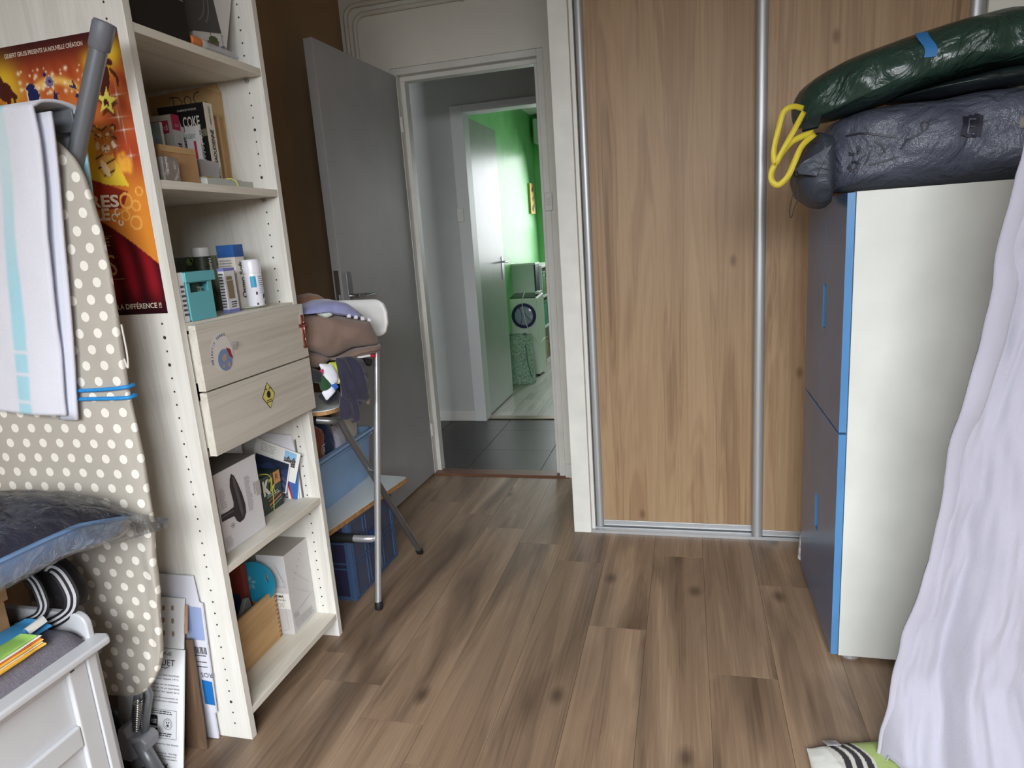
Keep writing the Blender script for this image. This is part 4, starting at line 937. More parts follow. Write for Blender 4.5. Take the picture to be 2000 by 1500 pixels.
MB().lathe(o+ax_*.0365, ax_, [(.011, 0), (.0125, .003), (.0125, .018), (.0108, .024), (.0095, .09), (.0105, .096), (.0105, .128), (.0080, .136), (.0080, .150), (0, .151)], 18).build('barrel', frost, t, smooth=True, auto=40)
# -- second shelf: papers and books standing against the far side, covers towards the camera
z = SH[3]+gap_
kraft = mat('kraft_paper', (190, 158, 112), .75, var=.08, vscale=14)
t = thing('brown_envelope', (-1.37, 1.737, z), 'large brown envelope marked DOC. standing behind the books', 'envelope')
b = MB(); b.prism([(-1.49, 1.7385, z), (-1.257, 1.7385, z), (-1.250, 1.7385, z+.270), (-1.262, 1.7385, z+.296), (-1.30, 1.7385, z+.292), (-1.49, 1.7385, z+.285)], (0, .0035, 0)); b.build('sheet', kraft, t)
b = MB(); b.add([(-1.250, 1.738, z+.270), (-1.262, 1.738, z+.296), (-1.30, 1.7375, z+.291), (-1.272, 1.7365, z+.279)], [(0, 3, 2, 1)]); b.build('folded_corner', mat('kraft_light', (206, 178, 132), .75), t)
f = frY(-1.49, 1.7382, z); b = MB()
W_ = lambda pts: f.line(b, [(x, y) for x, y in pts], .0022)
W_([(.082, .278), (.084, .238)]); W_([(.070, .276), (.100, .274), (.112, .260), (.104, .245), (.084, .238)]); f.ring(b, .130, .262, .010, .0122); W_([(.172, .282), (.156, .278), (.150, .264), (.158, .252), (.176, .252)]); f.disc(b, .190, .252, .002)
b.build('handwriting', ink, t)
t = thing('folder_stack', (-1.31, 1.715, z), 'thin kraft folders standing between the black book and the envelope', 'folder')
for i, (y0, y1, zt, xf) in enumerate(((1.690, 1.706, .198, -1.256), (1.7075, 1.7175, .206, -1.252), (1.719, 1.736, .204, -1.254))):
    bx('folder', -1.45, xf, y0, y1, z, z+zt, mat('kraft_folder_%d' % (i % 2), ((168, 132, 92), (186, 152, 110))[i % 2], .75, var=.1, vscale=30, stretch=(1, 60, 1)), t, .0006)
t = thing('mint_notebook', (-1.3, 1.668, z), 'slim mint green patterned notebook beside the black paperback', 'notebook')
bx('body', -1.37, -1.236, 1.662, 1.672, z, z+.152, mat('mint_pattern', (170, 198, 178), .6, var=.25, vscale=90), t)
def book(name, label, x0, x1, y0, y1, h, cover, spine, grp=None):
    t = thing(name, ((x0+x1)/2, (y0+y1)/2, z), label, 'book', grp)
    bx('pages', x0+.002, x1-.004, y0+.0012, y1-.0012, z+.002, z+h-.003, mat('page_paper', (214, 206, 188), .8), t, 0)
    bx('cover', x0, x1-.0009, y0, y0+.0011, z, z+h, cover, t, 0); bx('cover', x0, x1-.0009, y1-.0011, y1, z, z+h, cover, t, 0)
    bx('spine', x1-.0009, x1, y0, y1, z, z+h, spine, t, 0)
    return t, frY(x0, y0-.0001, z), frX(x1+.0001, y0, z)
cream_card = mat('cream_card', (216, 210, 194), .5)
t, fc, fs = book('paperback_book', 'black paperback with bold white title LA COKE SAOUDIENNE', -1.364, -1.220, 1.617, 1.650, .224, black_card, cream_card)
b = MB(); fc.text(b, 'FABRICE MONTI', .062, .207, .005, .058); fc.text(b, 'LA COKE', .046, .166, .026, .080, bold=.02); fc.text(b, 'SAOUDIENNE', .030, .136, .019, .099, bold=.02)
for i in range(11):
    fc.scribble(b, .100, .118-.0105*i, .013, .006, 1, .9, rag=.3); fc.scribble(b, .117, .118-.0105*i, .013, .006, 1, .9, rag=.3)
b.build('cover_lettering', mat('white_print', (224, 222, 216), .6), t)
b = MB(); fc.rect(b, .108, .140, .143, .158, .0006); b.build('olive_patch', mat('olive_print', (112, 108, 78), .6), t)
b = MB(); fs.text(b, 'LA COKE SAOUDIENNE', .023, .012, .012, .145, rot=math.pi/2, bold=.03); fs.text(b, 'FABRICE MONTI', .022, .170, .007, .045, rot=math.pi/2); b.build('spine_lettering', ink, t)
t, fc, fs = book('white_paperback', 'white paperback with a red bar and green title in front of the black book', -1.266, -1.225, 1.588, 1.598, .162, wcard, wcard)
b = MB(); fc.rect(b, .022, .058, .029, .125); b.build('red_bar', mat('crimson_print', (186, 38, 70), .5), t)
b = MB(); fc.text(b, 'SUCRENT', -.0, .132, .011, .030); b.build('green_lettering', mat('green_print', (58, 128, 84), .5), t)
b = MB(); fs.text(b, 'S QUI GUÉRISSENT', .0082, .012, .0062, .105, rot=math.pi/2, bold=.02); fs.scribble(b, .002, .138, .006, .014, 2, .5, rag=.1); b.build('spine_lettering', grey_ink, t)
t, fc, fs = book('thin_white_book', 'thin white book with its number on the spine, left of the red bar paperback', -1.40, -1.290, 1.6065, 1.6160, .168, mat('ivory_card', (206, 202, 192), .5), wcard)
b = MB(); fs.text(b, '2010', .008, .112, .0065, .030, rot=math.pi/2, bold=.03); b.build('spine_lettering', ink, t)
pinkm = mat('magenta_print', (186, 50, 92), .5)
t, fc, fs = book('travel_guide', 'white travel guide with pink band and routard on its spine', -1.42, -1.293, 1.578, 1.605, .196, mat('guide_cover', (206, 204, 198), .5), wcard)
bx('pink_band', -1.294, -1.2925, 1.5775, 1.6055, z+.158, z+.1965, pinkm, t, 0)
fs2 = frX(-1.2924, 1.578, z)
b = MB(); fs2.text(b, 'routard', .021, .045, .013, .080, rot=math.pi/2, bold=.03); fs2.text(b, 'guide', .008, .060, .005, .025, rot=math.pi/2); b.build('spine_lettering', ink, t)
b = MB(); fs2.text(b, '2008', .007, .166, .006, .013); b.build('year_lettering', mat('white_print', (224, 222, 216), .6), t)
b = MB(); fc.rect(b, .015, .150, .115, .182); b.build('red_banner', pinkm, t)
b = MB(); fc.text(b, 'routard', .030, .158, .014, .082, off=.0016); b.build('cover_lettering', mat('white_print', (224, 222, 216), .6), t)
b = MB(); fc.text(b, 'U', .072, .10, .016, .012); fc.line(b, [(.06, .092), (.10, .092)], .002); fc.scribble(b, .062, .055, .042, .030, 5, .5); b.build('cover_print', mat('rust_print', (150, 68, 56), .6), t)
t, fc, fs = book('pale_blue_book', 'pale blue book at the left of the travel guide', -1.40, -1.270, 1.505, 1.513, .164, mat('pale_blue_cover', (150, 172, 188), .5, var=.2, vscale=20), wcard)
b = MB(); fc.rect(b, .02, .02, .10, .08); b.build('blue_picture', mat('sky_print', (92, 150, 186), .5), t)
t = thing('kraft_carton', (-1.2, 1.40, z), 'small plain kraft carton in front of the books', 'carton')
bx('carton', -1.245, -1.148, 1.345, 1.466, z, z+.083, card, t)
bx('flap', -1.1478, -1.1465, 1.347, 1.464, z+.068, z+.0825, kraft, t, .0004)
t = thing('wrapped_pack', (-1.15, 1.35, z), 'grey stack of cards wrapped in clear film by the near bookcase side', 'pack')
bx('stack', -1.20, -1.126, 1.322, 1.372, z, z+.052, mat('grey_pink_card', (172, 162, 156), .5), t)
MB().box(-1.201, -1.1254, 1.3215, 1.3725, z, z+.0526).build('film', clear_mat('wrapping_film', .02, .12), t)
t = thing('green_bottle', (-1.2, 1.31, z), 'dark green bottle in the shadow behind the wrapped pack', 'bottle')
MB().lathe((-1.225, 1.318, z), (0, 0, 1), [(.017, 0), (.018, .004), (.018, .075), (.008, .092), (.008, .106), (0, .107)], 16).build('glass', mat('dark_green_glass', (62, 74, 62), .25), t, smooth=True, auto=50)
t = thing('grey_tray', (-1.23, 1.6, z), 'grey plastic tray standing on edge beside the kraft carton', 'tray')
b = MB(); b.prism([(-1.19, 1.532, z+.022), (-1.19, 1.600, z+.020), (-1.19, 1.606, z+.068), (-1.19, 1.530, z+.072)], (-.05, 0, 0)); b.build('shell', mat('translucent_grey', (178, 178, 182), .35), t, bevel=.004, seg=3)
bx('base', -1.235, -1.195, 1.534, 1.598, z, z+.022, mat('translucent_grey', (178, 178, 182), .35), t)
t = thing('flat_pack', (-1.18, 1.55, z), 'flat clear plastic packs tied with a yellow elastic at the shelf front', 'pack')
for i, (y0, y1, h0, h1, x1) in enumerate(((1.470, 1.655, .0, .016, -1.132), (1.475, 1.625, .0165, .020, -1.145))):
    bx('sleeve', -1.188, x1, y0, y1, z+h0, z+h1, mat('clear_sleeve', (198, 202, 196), .3, alpha=.8), t)
yb = mat('yellow_elastic', (214, 210, 92), .6)
MB().tube([(-1.130, 1.588, z), (-1.130, 1.582, z+.014), (-1.140, 1.575, z+.0205), (-1.19, 1.555, z+.0205)], .0014, 6).build('elastic', yb, t)
bx('yellow_label', -1.165, -1.143, 1.485, 1.512, z+.0203, z+.0212, mat('yellow_label', (204, 176, 66), .6), t, 0)
# -- third shelf: medicine
z = SH[2]+gap_
def label_scr(f, t, x, y, w_, h, n, m=grey_ink, lw=.5, off=.0008): b = MB(); f.scribble(b, x, y, w_, h, n, lw, off); b.build('small_print', m, t)['kind'] = 'stuff'
t = thing('white_medicine_box', (-1.15, 1.306, z), 'slim white medicine box at the left end of the medicine shelf', 'box')
bx('carton', -1.180, -1.119, 1.2975, 1.3165, z, z+.114, wcard, t); label_scr(frX(-1.1188, 1.298, z), t, .003, .012, .014, .075, 7)
teal = mat('turquoise_plastic', (98, 176, 186), .4)
t = thing('turquoise_tub', (-1.16, 1.366, z), 'turquoise plastic tub with a window and overhanging rim', 'tub')
x1, x0, y0, y1 = -1.116, -1.205, 1.3195, 1.405
b = MB(); th = .002
b.box(x1-th, x1, y0, y1, z, z+.066).box(x1-th, x1, y0, y0+.010, z+.066, z+.088).box(x1-th, x1, y1-.014, y1, z+.066, z+.088).box(x1-th, x1, y0, y1, z+.088, z+.108)
b.box(x0, x1-th, y0, y0+th, z, z+.108).box(x0, x1-th, y1-th, y1, z, z+.108).box(x0, x0+th, y0+th, y1-th, z, z+.108).box(x0, x1-th, y0, y1, z, z+th)
b.build('body', teal, t)
MB().box(x1, x1+.004, y0-.004, y1+.012, z+.090, z+.113).box(x0-.004, x1, y1+.002, y1+.012, z+.090, z+.113).box(x0-.004, x1, y0-.004, y0, z+.090, z+.113).build('rim', teal, t, bevel=.001)
t = thing('balm_jar', (-1.15, 1.365, z+.0025), 'dark green jar seen through the window of the turquoise tub', 'jar')
MB().lathe((-1.152, 1.362, z+.0025), (0, 0, 1), [(.030, 0), (.031, .003), (.031, .086), (.028, .090), (0, .090)], 24).build('glass', mat('bottle_green', (34, 56, 54), .3), t, smooth=True, auto=40)
f = frX(-1.1195, 1.335, z); b = MB(); f.text(b, 'Vapo', .020, .073, .006, .022); f.text(b, 'Rub', .022, .066, .005, .014); b.build('lettering', mat('pale_green_print', (166, 196, 176), .5), t)
t = thing('nasal_spray_carton', (-1.3, 1.54, z), 'dark green carton with a leaf picture at the back of the medicine shelf', 'carton')
bx('carton', -1.34, -1.282, 1.485, 1.576, z, z+.148, mat('forest_card', (48, 56, 42), .5, var=.3, vscale=60), t)
bx('pale_end', -1.34, -1.282, 1.5765, 1.602, z, z+.149, mat('pale_card', (188, 190, 180), .5), t); f = frX(-1.2818, 1.485, z)
b = MB(); f.disc(b, .055, .135, .012, .009); f.disc(b, .066, .140, .008, .006); b.build('leaf_print', mat('leaf_print', (98, 124, 62), .5), t); label_scr(f, t, .095, .118, .018, .030, 7)
for nm, x_, y_, r_, h, cap, lb in (('nasal_spray', -1.262, 1.5665, .021, .148, .024, 'dark green HUMER nasal spray with white cap'), ('nasal_spray', -1.250, 1.586, .013, .148, .0, 'narrow dark green HUMER carton right of the capped spray')):
    t = thing(nm, (x_, y_, z), lb, 'nasal spray')
    if cap:
        MB().lathe((x_, y_, z), (0, 0, 1), [(r_, 0), (r_, h-.001), (0, h-.001)], 22).build('bottle', mat('forest_card', (48, 56, 42), .5), t, smooth=True, auto=40)
        MB().lathe((x_, y_, z+h-.0008), (0, 0, 1), [(r_*1.0, 0), (r_*1.04, .002), (r_*1.0, .020), (r_*.96, cap-.001), (0, cap)], 22).build('cap', wcard, t, smooth=True, auto=40)
        f = frX(x_+r_+.0004, y_-r_, z)
        b = MB(); f.text(b, 'HUMER', .020, h-.006, .0095, .040, rot=-math.pi/2, bold=.03, off=.0004); b.build('lettering', mat('white_print', (224, 222, 216), .6), t)
    else:
        bx('carton', x_-.02, x_+.012, y_+.0025, y_+.026, z, z+h, mat('olive_card', (104, 110, 86), .5), t)
        f = frX(x_+.0123, y_, z); b = MB(); f.text(b, 'HUMER', .008, h-.004, .008, .036, rot=-math.pi/2, bold=.03); b.build('lettering', mat('white_print', (224, 222, 216), .6), t)
t = thing('osmo_soft_box', (-1.2, 1.60, z), 'tall cream box reading Osmo Soft with a blue top', 'box')
bx('carton', -1.222, -1.170, 1.579, 1.6195, z, z+.172, mat('cream_glossy', (218, 212, 202), .45), t)
bx('blue_top', -1.2225, -1.1695, 1.5788, 1.6198, z+.140, z+.1725, mat('blue_gradient_print', (48, 92, 156), .45, var=.3, vscale=12), t, 0)
f = frX(-1.1694, 1.579, z); b = MB(); f.text(b, 'Osmo Soft', .028, .030, .0165, .098, rot=math.pi/2, bold=.02); b.build('lettering', ink, t)
label_scr(frY(-1.222, 1.5788, z), t, .004, .02, .044, .115, 16, mat('grey_print', (150, 150, 152), .6))
t = thing('lavender_box', (-1.15, 1.507, z), 'white box with lavender ends and brown label in front of Osmo Soft', 'box')
bx('carton', -1.1585, -1.1405, 1.487, 1.530, z+.008, z+.107, mat('white_pharma_card', (222, 222, 228), .45), t)
lav = mat('lavender_print', (124, 128, 190), .5)
bx('lavender_end', -1.1587, -1.1403, 1.4868, 1.5302, z, z+.0085, lav, t, 0); bx('lavender_end', -1.1587, -1.1403, 1.4868, 1.5302, z+.1065, z+.114, lav, t, 0)
f = frX(-1.1402, 1.487, z); b = MB(); f.rect(b, .006, .036, .030, .082); f.rect(b, .006, .084, .028, .093); b.build('brown_label', mat('taupe_print', (134, 122, 92), .5), t)
label_scr(f, t, .012, .012, .024, .018, 3); label_scr(frY(-1.1585, 1.4868, z), t, .002, .012, .014, .09, 12)
t = thing('dark_flask', (-1.2, 1.45, z), 'dark translucent flask between the turquoise tub and the lavender box', 'flask')
MB().lathe((-1.215, 1.452, z), (0, 0, 1), [(.026, 0), (.028, .004), (.028, .08), (.016, .096), (.016, .110), (0, .110)], 20).build('body', mat('smoked_plastic', (92, 96, 104), .3), t, smooth=True, auto=50)
t = thing('glass_dish', (-1.16, 1.575, z), 'small clear glass dish under the white spray bottle', 'dish')
MB().lathe((-1.165, 1.606, z), (0, 0, 1), [(.030, 0), (.040, .002), (.046, .006), (.044, .007), (.030, .003), (0, .003)], 32).build('glass', mat('clear_glass', (206, 212, 196), .08, alpha=.45, spec=.8), t, smooth=True)
t = thing('spray_bottle', (-1.155, 1.598, z), 'white spray bottle with blue panel standing in the glass dish', 'bottle')
cx_, cy_, zz = -1.150, 1.618, z+.0037
MB().lathe((cx_, cy_, zz), (0, 0, 1), [(.022, 0), (.0235, .003), (.0235, .088), (.023, .090)], 26).build('body', mat('white_gloss_plastic', (228, 228, 236), .28), t, smooth=True, auto=40)
MB().lathe((cx_, cy_, zz+.0902), (0, 0, 1), [(.0242, 0), (.0242, .030), (.022, .036), (.018, .037), (0, .0372)], 26).build('cap', mat('white_gloss_plastic', (228, 228, 236), .28), t, smooth=True, auto=40)
def cyl_patch(a0, a1, z0, z1, r=.0237): b = MB(); b.grid(lambda u, v: Vector((cx_+r*math.cos(a0+(a1-a0)*u), cy_+r*math.sin(a0+(a1-a0)*u), zz+z0+(z1-z0)*v)), 8, 2); return b
cyl_patch(RAD(-75), RAD(-38), .052, .082).build('blue_panel', mat('cyan_print', (40, 150, 190), .4), t)
for k in range(9): cyl_patch(RAD(-25), RAD(-25+R.uniform(30, 55)), .079-.0055*k, .0805-.0055*k).build('print_line', mat('slate_print' if k < 5 else 'cyan_pale_print', (70, 90, 110) if k < 5 else (120, 180, 200), .5), t)
for a, z0, z1 in ((-50, .032, .040), (-2, .020, .032), (12, .024, .034), (-52, .004, .010), (10, .004, .014)): cyl_patch(RAD(a), RAD(a+12), z0, z1).build('print_patch', grey_ink, t)
# -- shelf under the drawers
z = SH[1]+gap_
t = thing('hairdryer_box', (-1.22, 1.44, z), 'white hairdryer box with a picture of a dark grey hairdryer', 'box')
bx('carton', -1.30, -1.166, 1.357, 1.530, z, z+.216, mat('white_matt_card', (222, 221, 226), .5), t)
f = frX(-1.1655, 1.357, z)
MB().box(-1.2995, -1.1665, 1.3575, 1.5295, z+.2161, z+.2166).build('lid_print', mat('grey_lid', (108, 104, 102), .5), t)
O_ = [(.064, .197), (.056, .185), (.051, .165), (.053, .145), (.056, .120), (.053, .108), (.030, .106), (.002, .108), (.002, .088), (.030, .086), (.050, .084), (.058, .066), (.068, .058), (.086, .060), (.098, .074), (.100, .096), (.094, .130), (.084, .162), (.074, .188)]
b = MB(); f.pl(b, O_); b.build('dryer_picture', mat('charcoal_print', (52, 48, 52), .4), t)
b = MB(); f.pl(b, [(.066, .19), (.072, .184), (.078, .16), (.084, .12), (.088, .08), (.080, .066), (.074, .09), (.070, .13), (.064, .165)], .0014); f.pl(b, [(.0, .103), (.05, .101), (.05, .096), (.0, .098)], .0014); b.build('picture_shading', mat('mid_charcoal_print', (86, 82, 86), .4), t)
b = MB(); f.scribble(b, .110, .070, .028, .10, 18, .5, rag=.4); f.scribble(b, .008, .118, .022, .055, 9, .5, rag=.4); f.scribble(b, .004, .01, .030, .032, 6, .5, rag=.3); b.build('small_print', mat('light_grey_print', (176, 174, 178), .6), t)['kind'] = 'stuff'
b = MB(); f.ring(b, .040, .062, .006, .0068); f.pl(b, [(.038, .059), (.043, .062), (.038, .065)]); f.text(b, 'SALON DRY', .150, .108, .006, .035, rot=math.pi/2); b.build('print', grey_ink, t)
b = MB(); f.rect(b, .152, .100, .1725, .140, .0015); b.build('silver_seal', mat('silver_foil', (212, 212, 214), .25, .6), t)
t = thing('green_cassette_box', (-1.25, 1.64, z), 'dark green box with a big white K7 tied with yellow string', 'box')
dg = mat('dark_green_card', (30, 50, 42), .4)
bx('carton', -1.282, -1.211, 1.5325, 1.690, z, z+.113, dg, t); f = frX(-1.2105, 1.5325, z)
b = MB(); f.text(b, 'K', .066, .060, .040, .034, bold=.06); b.build('white_letter', mat('white_print', (224, 222, 216), .6), t)
b = MB(); f.text(b, '7', .096, .062, .036, .022, bold=.05); b.build('olive_numeral', mat('lime_print', (166, 178, 72), .5), t)
b = MB(); f.rect(b, .122, .075, .155, .112); b.build('orange_patch', mat('orange_print', (206, 140, 72), .5), t)
b = MB(); f.text(b, 'R', .131, .086, .018, .016, off=.0014); b.build('mark', dg, t)
b = MB(); f.line(b, [(.085, .022), (.150, .034)], .006); f.line(b, [(.085, .036), (.146, .046)], .003); b.build('orange_bars', mat('salmon_print', (190, 120, 80), .5), t)
b = MB(); f.scribble(b, .080, .045, .065, .012, 2, .5, rag=.2); f.line(b, [(.09, .012), (.15, .024)], .002); b.build('pale_print', mat('pale_green_print', (166, 196, 176), .5), t)
b = MB(); b.tube(smooth_path([(-1.26, 1.60, z+.1145), (-1.209, 1.632, z+.1145), (-1.2085, 1.640, z+.06), (-1.2085, 1.634, z)], 6), .0011, 6); b.tube(smooth_path([(-1.209, 1.636, z+.062), (-1.207, 1.65, z+.078), (-1.206, 1.644, z+.066), (-1.207, 1.652, z+.05)], 5), .0012, 6); b.build('yellow_string', yb, t)
t = thing('white_booklet', (-1.24, 1.738, z), 'white booklet standing against the far side above the postcards', 'booklet')
b = MB(); b.prism([(-1.30, 1.7345, z), (-1.176, 1.7345, z), (-1.176, 1.7345, z+.155), (-1.184, 1.7345, z+.205), (-1.31, 1.7345, z+.215)], (0, .007, 0)); b.build('pages', mat('white_matt_card', (222, 221, 226), .5), t)
b = MB(); b.box(-1.1755, -1.1735, 1.7365, 1.7425, z, z+.19); b.build('grey_cover_edge', mat('grey_board', (112, 108, 100), .7), t)
t = thing('red_leaflet', (-1.2, 1.73, z), 'leaflet with a red band and a motorbike photo under the postcards', 'leaflet')
MB().box(-1.26, -1.181, 1.7275, 1.7295, z, z+.085).build('sheet', paper, t); f = frY(-1.26, 1.7274, z)
b = MB(); f.pl(b, [(.052, 0), (.070, 0), (.058, .085), (.040, .085)]); b.build('red_band', mat('signal_red_print', (198, 40, 52), .5), t)
b = MB(); f.text(b, 'GUIDE DU VOYAGE', .064, .008, .007, .066, rot=math.pi/2+.10, off=.0014); b.build('lettering', mat('white_print', (224, 222, 216), .6), t)
mb, cc_ = print_grid(Fr((-1.259, 1.7272, z+.001), (1, 0, 0), (0, 0, 1)), .040, .080, 24, 40, lambda U, V: np.where((np.sin(31*U+9*np.sin(17*V))+np.sin(43*V+7*np.sin(19*U)) > .3)[..., None], L1((176, 176, 186)), L1((56, 58, 70))))
mb.build('photo', vcol('photo_print', .35), t, colors=cc_)
t = thing('blue_leaflet', (-1.17, 1.725, z), 'blue folded leaflet edge behind the tilted postcards', 'leaflet')
b = MB(); b.prism([(-1.20, 1.7235, z+.0), (-1.186, 1.7235, z), (-1.160, 1.7235, z+.135), (-1.170, 1.7235, z+.152), (-1.215, 1.7235, z+.12)], (0, .0022, 0)); b.build('sheet', mat('bright_blue_print', (58, 110, 180), .45), t)
# tilted postcards
pcd = Fr((-1.292, 1.7165, z+.203), (.93, 0, -.33), (.33, 0, .93))
t = thing('postcard', (-1.22, 1.716, z+.05), 'postcard of an alpine street with a white margin, tilted on top of the others', 'postcard')
def pc(fr, x, y, w_, h, th=.0012): return MB().obox(fr.p(x, y, 0), fr.r*w_, fr.u*h, fr.n*th)
pc(pcd, 0, -.102, .155, .102).build('card', paper, t)
def photo(fr, x, y, w_, h, fn, name, t, n=30):
    mb, cc_ = print_grid(Fr(fr.p(x, y, .0017), fr.r, fr.u), w_, h, n, n, fn); mb.build(name, vcol('photo_print', .35), t, colors=cc_)
def town(U, V):
    C = mixc(np.broadcast_to(L1((150, 196, 232)), U.shape+(3,)).copy(), L1((74, 70, 76)), (V > .30+.22*np.abs(np.sin(7*U+.6))).astype(float))
    return np.where(((np.sin(40*U)+np.sin(33*V+5*U) > 1.1) & (V > .5))[..., None], L1((196, 190, 184)), C)
def lake(U, V):
    C = mixc(np.broadcast_to(L1((52, 66, 104)), U.shape+(3,)).copy(), L1((98, 108, 140)), smooth(.2, .8, V)*(.5+.5*np.sin(30*V+4*np.sin(9*U))))
    return np.where((V < .25+.08*np.sin(11*U))[..., None], L1((44, 52, 72)), C)
photo(pcd, .104, -.052, .040, .048, town, 'photo', t); photo(pcd, .096, -.098, .032, .044, lake, 'photo', t)
b = MB(); pcd.scribble(b, .02, -.035, .06, .028, 5, .3, .0017); b.build('small_print', mat('grey_print', (150, 150, 152), .6), t)['kind'] = 'stuff'
pcd2 = Fr((-1.300, 1.7125, z+.165), (.95, 0, -.30), (.30, 0, .95))
t = thing('postcard', (-1.25, 1.712, z+.02), 'postcard of a blue lake partly hidden behind the green box', 'postcard')
pc(pcd2, .0, -.11, .125, .105).build('card', paper, t); photo(pcd2, .004, -.107, .117, .098, lake, 'photo', t)
t = thing('black_pouch', (-1.38, 1.48, z), 'black fabric pouch in the dark behind the hairdryer box', 'pouch')
MB().grid(lambda u, v: Vector((-1.425+.10*math.cos(2*math.pi*u)*math.sin(math.pi*(.02+.96*v))**.5+.01*fbm((u*9, v*6, 1)), 1.50+.17*math.sin(2*math.pi*u)*math.sin(math.pi*(.02+.96*v))**.5, z+.004+.235*v+.010*fbm((u*5, v*5, 7))*math.sin(math.pi*v))), 36, 20, closed_u=True).build('fabric', mat('black_fabric', (34, 32, 34), .8, bump=.3, bscale=200), t, smooth=True)
t = thing('clear_case', (-1.3, 1.64, z), 'upright clear plastic case behind the green box', 'case')
bx('shell', -1.318, -1.306, 1.56, 1.66, z, z+.205, frost, t)
# -- bottom shelf
z = SH[0]+gap_
ply = wood('beech_box_wood', [(.3, (190, 152, 104)), (.7, (208, 172, 124))], axis=1, scale=1.5, rough=.5)
t = thing('wooden_box', (-1.3, 1.51, z), 'open beech wood box with finger joints on the bottom shelf', 'box')
bx('front_board', -1.235, -1.226, 1.424, 1.602, z, z+.161, ply, t); bx('back_board', -1.45, -1.441, 1.424, 1.602, z, z+.161, ply, t)
bx('side_board', -1.4405, -1.2355, 1.424, 1.433, z, z+.161, ply, t); bx('side_board', -1.4405, -1.2355, 1.593, 1.602, z, z+.161, ply, t); bx('floor_board', -1.4405, -1.2355, 1.4335, 1.5925, z, z+.006, ply, t)
fj = mat('joint_end_grain', (150, 108, 66), .6)
for i in range(11): bx('finger_joint', -1.2262, -1.2254, 1.5935, 1.6022, z+.004+.0145*i, z+.0105+.0145*i, fj, t, 0)
t = thing('turquoise_trivet', (-1.27, 1.583, z+.10), 'round turquoise board with a flower print and grip hole in the wooden box', 'board')
f = frY(-1.268, 1.574, z+.196); b = MB()
n = 40; hole_c, hw, hh = (.040, .018), .006, .019
ring_o = [(.066*math.cos(2*math.pi*i/n), .066*math.sin(2*math.pi*i/n)) for i in range(n)]
ring_i = [(hole_c[0]+hw*math.cos(2*math.pi*i/n), hole_c[1]+hh*math.sin(2*math.pi*i/n)) for i in range(n)]
V0 = [f.p(x, y, 0) for x, y in ring_o]+[f.p(x, y, 0) for x, y in ring_i]; V1 = [p-f.n*.006 for p in V0]
b.add(V0+V1, [(i, (i+1) % n, n+(i+1) % n, n+i) for i in range(n)]+[(2*n+(i+1) % n, 2*n+i, 3*n+i, 3*n+(i+1) % n) for i in range(n)]+[((i+1) % n, i, 2*n+i, 2*n+(i+1) % n) for i in range(n)]+[(n+i, n+(i+1) % n, 3*n+(i+1) % n, 3*n+i) for i in range(n)])
b.build('disc', mat('turquoise_lacquer', (36, 138, 172), .35), t, smooth=True, auto=40)
b = MB()
for k in range(6):
    a = 2*math.pi*k/6+.3; c, s_ = math.cos(a), math.sin(a); f.pl(b, [(-.022+.004*c-.002*s_, -.004+.004*s_+.002*c), (-.022+.016*c-.006*s_, -.004+.016*s_+.006*c), (-.022+.026*c, -.004+.026*s_), (-.022+.016*c+.006*s_, -.004+.016*s_-.006*c)], .0006)
b.build('flower_print', mat('pale_teal_print', (110, 160, 174), .5), t)
t = thing('red_book', (-1.36, 1.555, z+.007), 'worn red book with a blue label standing in the wooden box', 'book')
bx('cover', -1.43, -1.288, 1.545, 1.568, z+.0065, z+.262, mat('brick_red_cover', (132, 52, 42), .6), t); f = frY(-1.43, 1.5449, z); b = MB(); f.rect(b, .02, .10, .125, .17); b.build('blue_label', mat('navy_label', (44, 54, 92), .5), t)
t = thing('grey_scraper', (-1.27, 1.50, z+.007), 'grey plastic scraper standing in the wooden box', 'scraper')
b = MB(); b.prism([(-1.262, 1.45, z+.0065), (-1.262, 1.54, z+.0065), (-1.262, 1.545, z+.11), (-1.262, 1.530, z+.172), (-1.262, 1.515, z+.176), (-1.262, 1.455, z+.10)], (-.014, 0, 0)); b.build('plate', mat('warm_grey_plastic', (128, 128, 126), .4), t, bevel=.003, seg=3)
t = thing('espresso_box', (-1.235, 1.678, z), 'tall white box with fine line drawings at the end of the bottom shelf', 'box')
bx('carton', -1.285, -1.188, 1.614, 1.7425, z, z+.265, mat('white_grey_card', (206, 204, 204), .45), t)
MB().box(-1.2845, -1.1885, 1.6145, 1.742, z+.2651, z+.2656).build('lid', mat('greige_lid', (166, 160, 154), .5), t)
f = frY(-1.285, 1.6138, z); b = MB(); f.rect(b, .030, .088, .0965, .140, .0006); b.build('white_label', paper, t)
b = MB(); f.text(b, 'OMA', .052, .126, .008, .026, off=.0012, bold=.03); f.text(b, 'UTION', .048, .115, .006, .034, off=.0012); b.build('label_lettering', ink, t)
b = MB(); f.text(b, 'OS', .052, .093, .014, .022, off=.0012); b.build('label_number', mat('grey_print', (150, 150, 152), .6), t)
b = MB()
for p in ([(.03, .24), (.060, .24), (.090, .175), (.090, .16)], [(.045, .232), (.060, .232), (.084, .178)], [(.05, .225), (.066, .225), (.088, .165), (.06, .165)], [(.05, .16), (.09, .162)], [(.04, .145), (.075, .145), (.08, .02), (.06, .012)]): f.line(b, p, .0007)
b.build('line_drawing', mat('grey_print', (150, 150, 152), .6), t)
f = frX(-1.1875, 1.614, z); b = MB(); f.text(b, 'MADE EXACT', .006, .060, .0055, .030, rot=.08); f.text(b, 'T20S', .008, .045, .012, .028, rot=.08); f.line(b, [(.04, .068), (.120, .082)], .0012)
for k in range(6): f.scribble(b, .012+.004*k if k < 2 else .008, .012+.005*k, .105, .004, 1, .35, rag=.1)
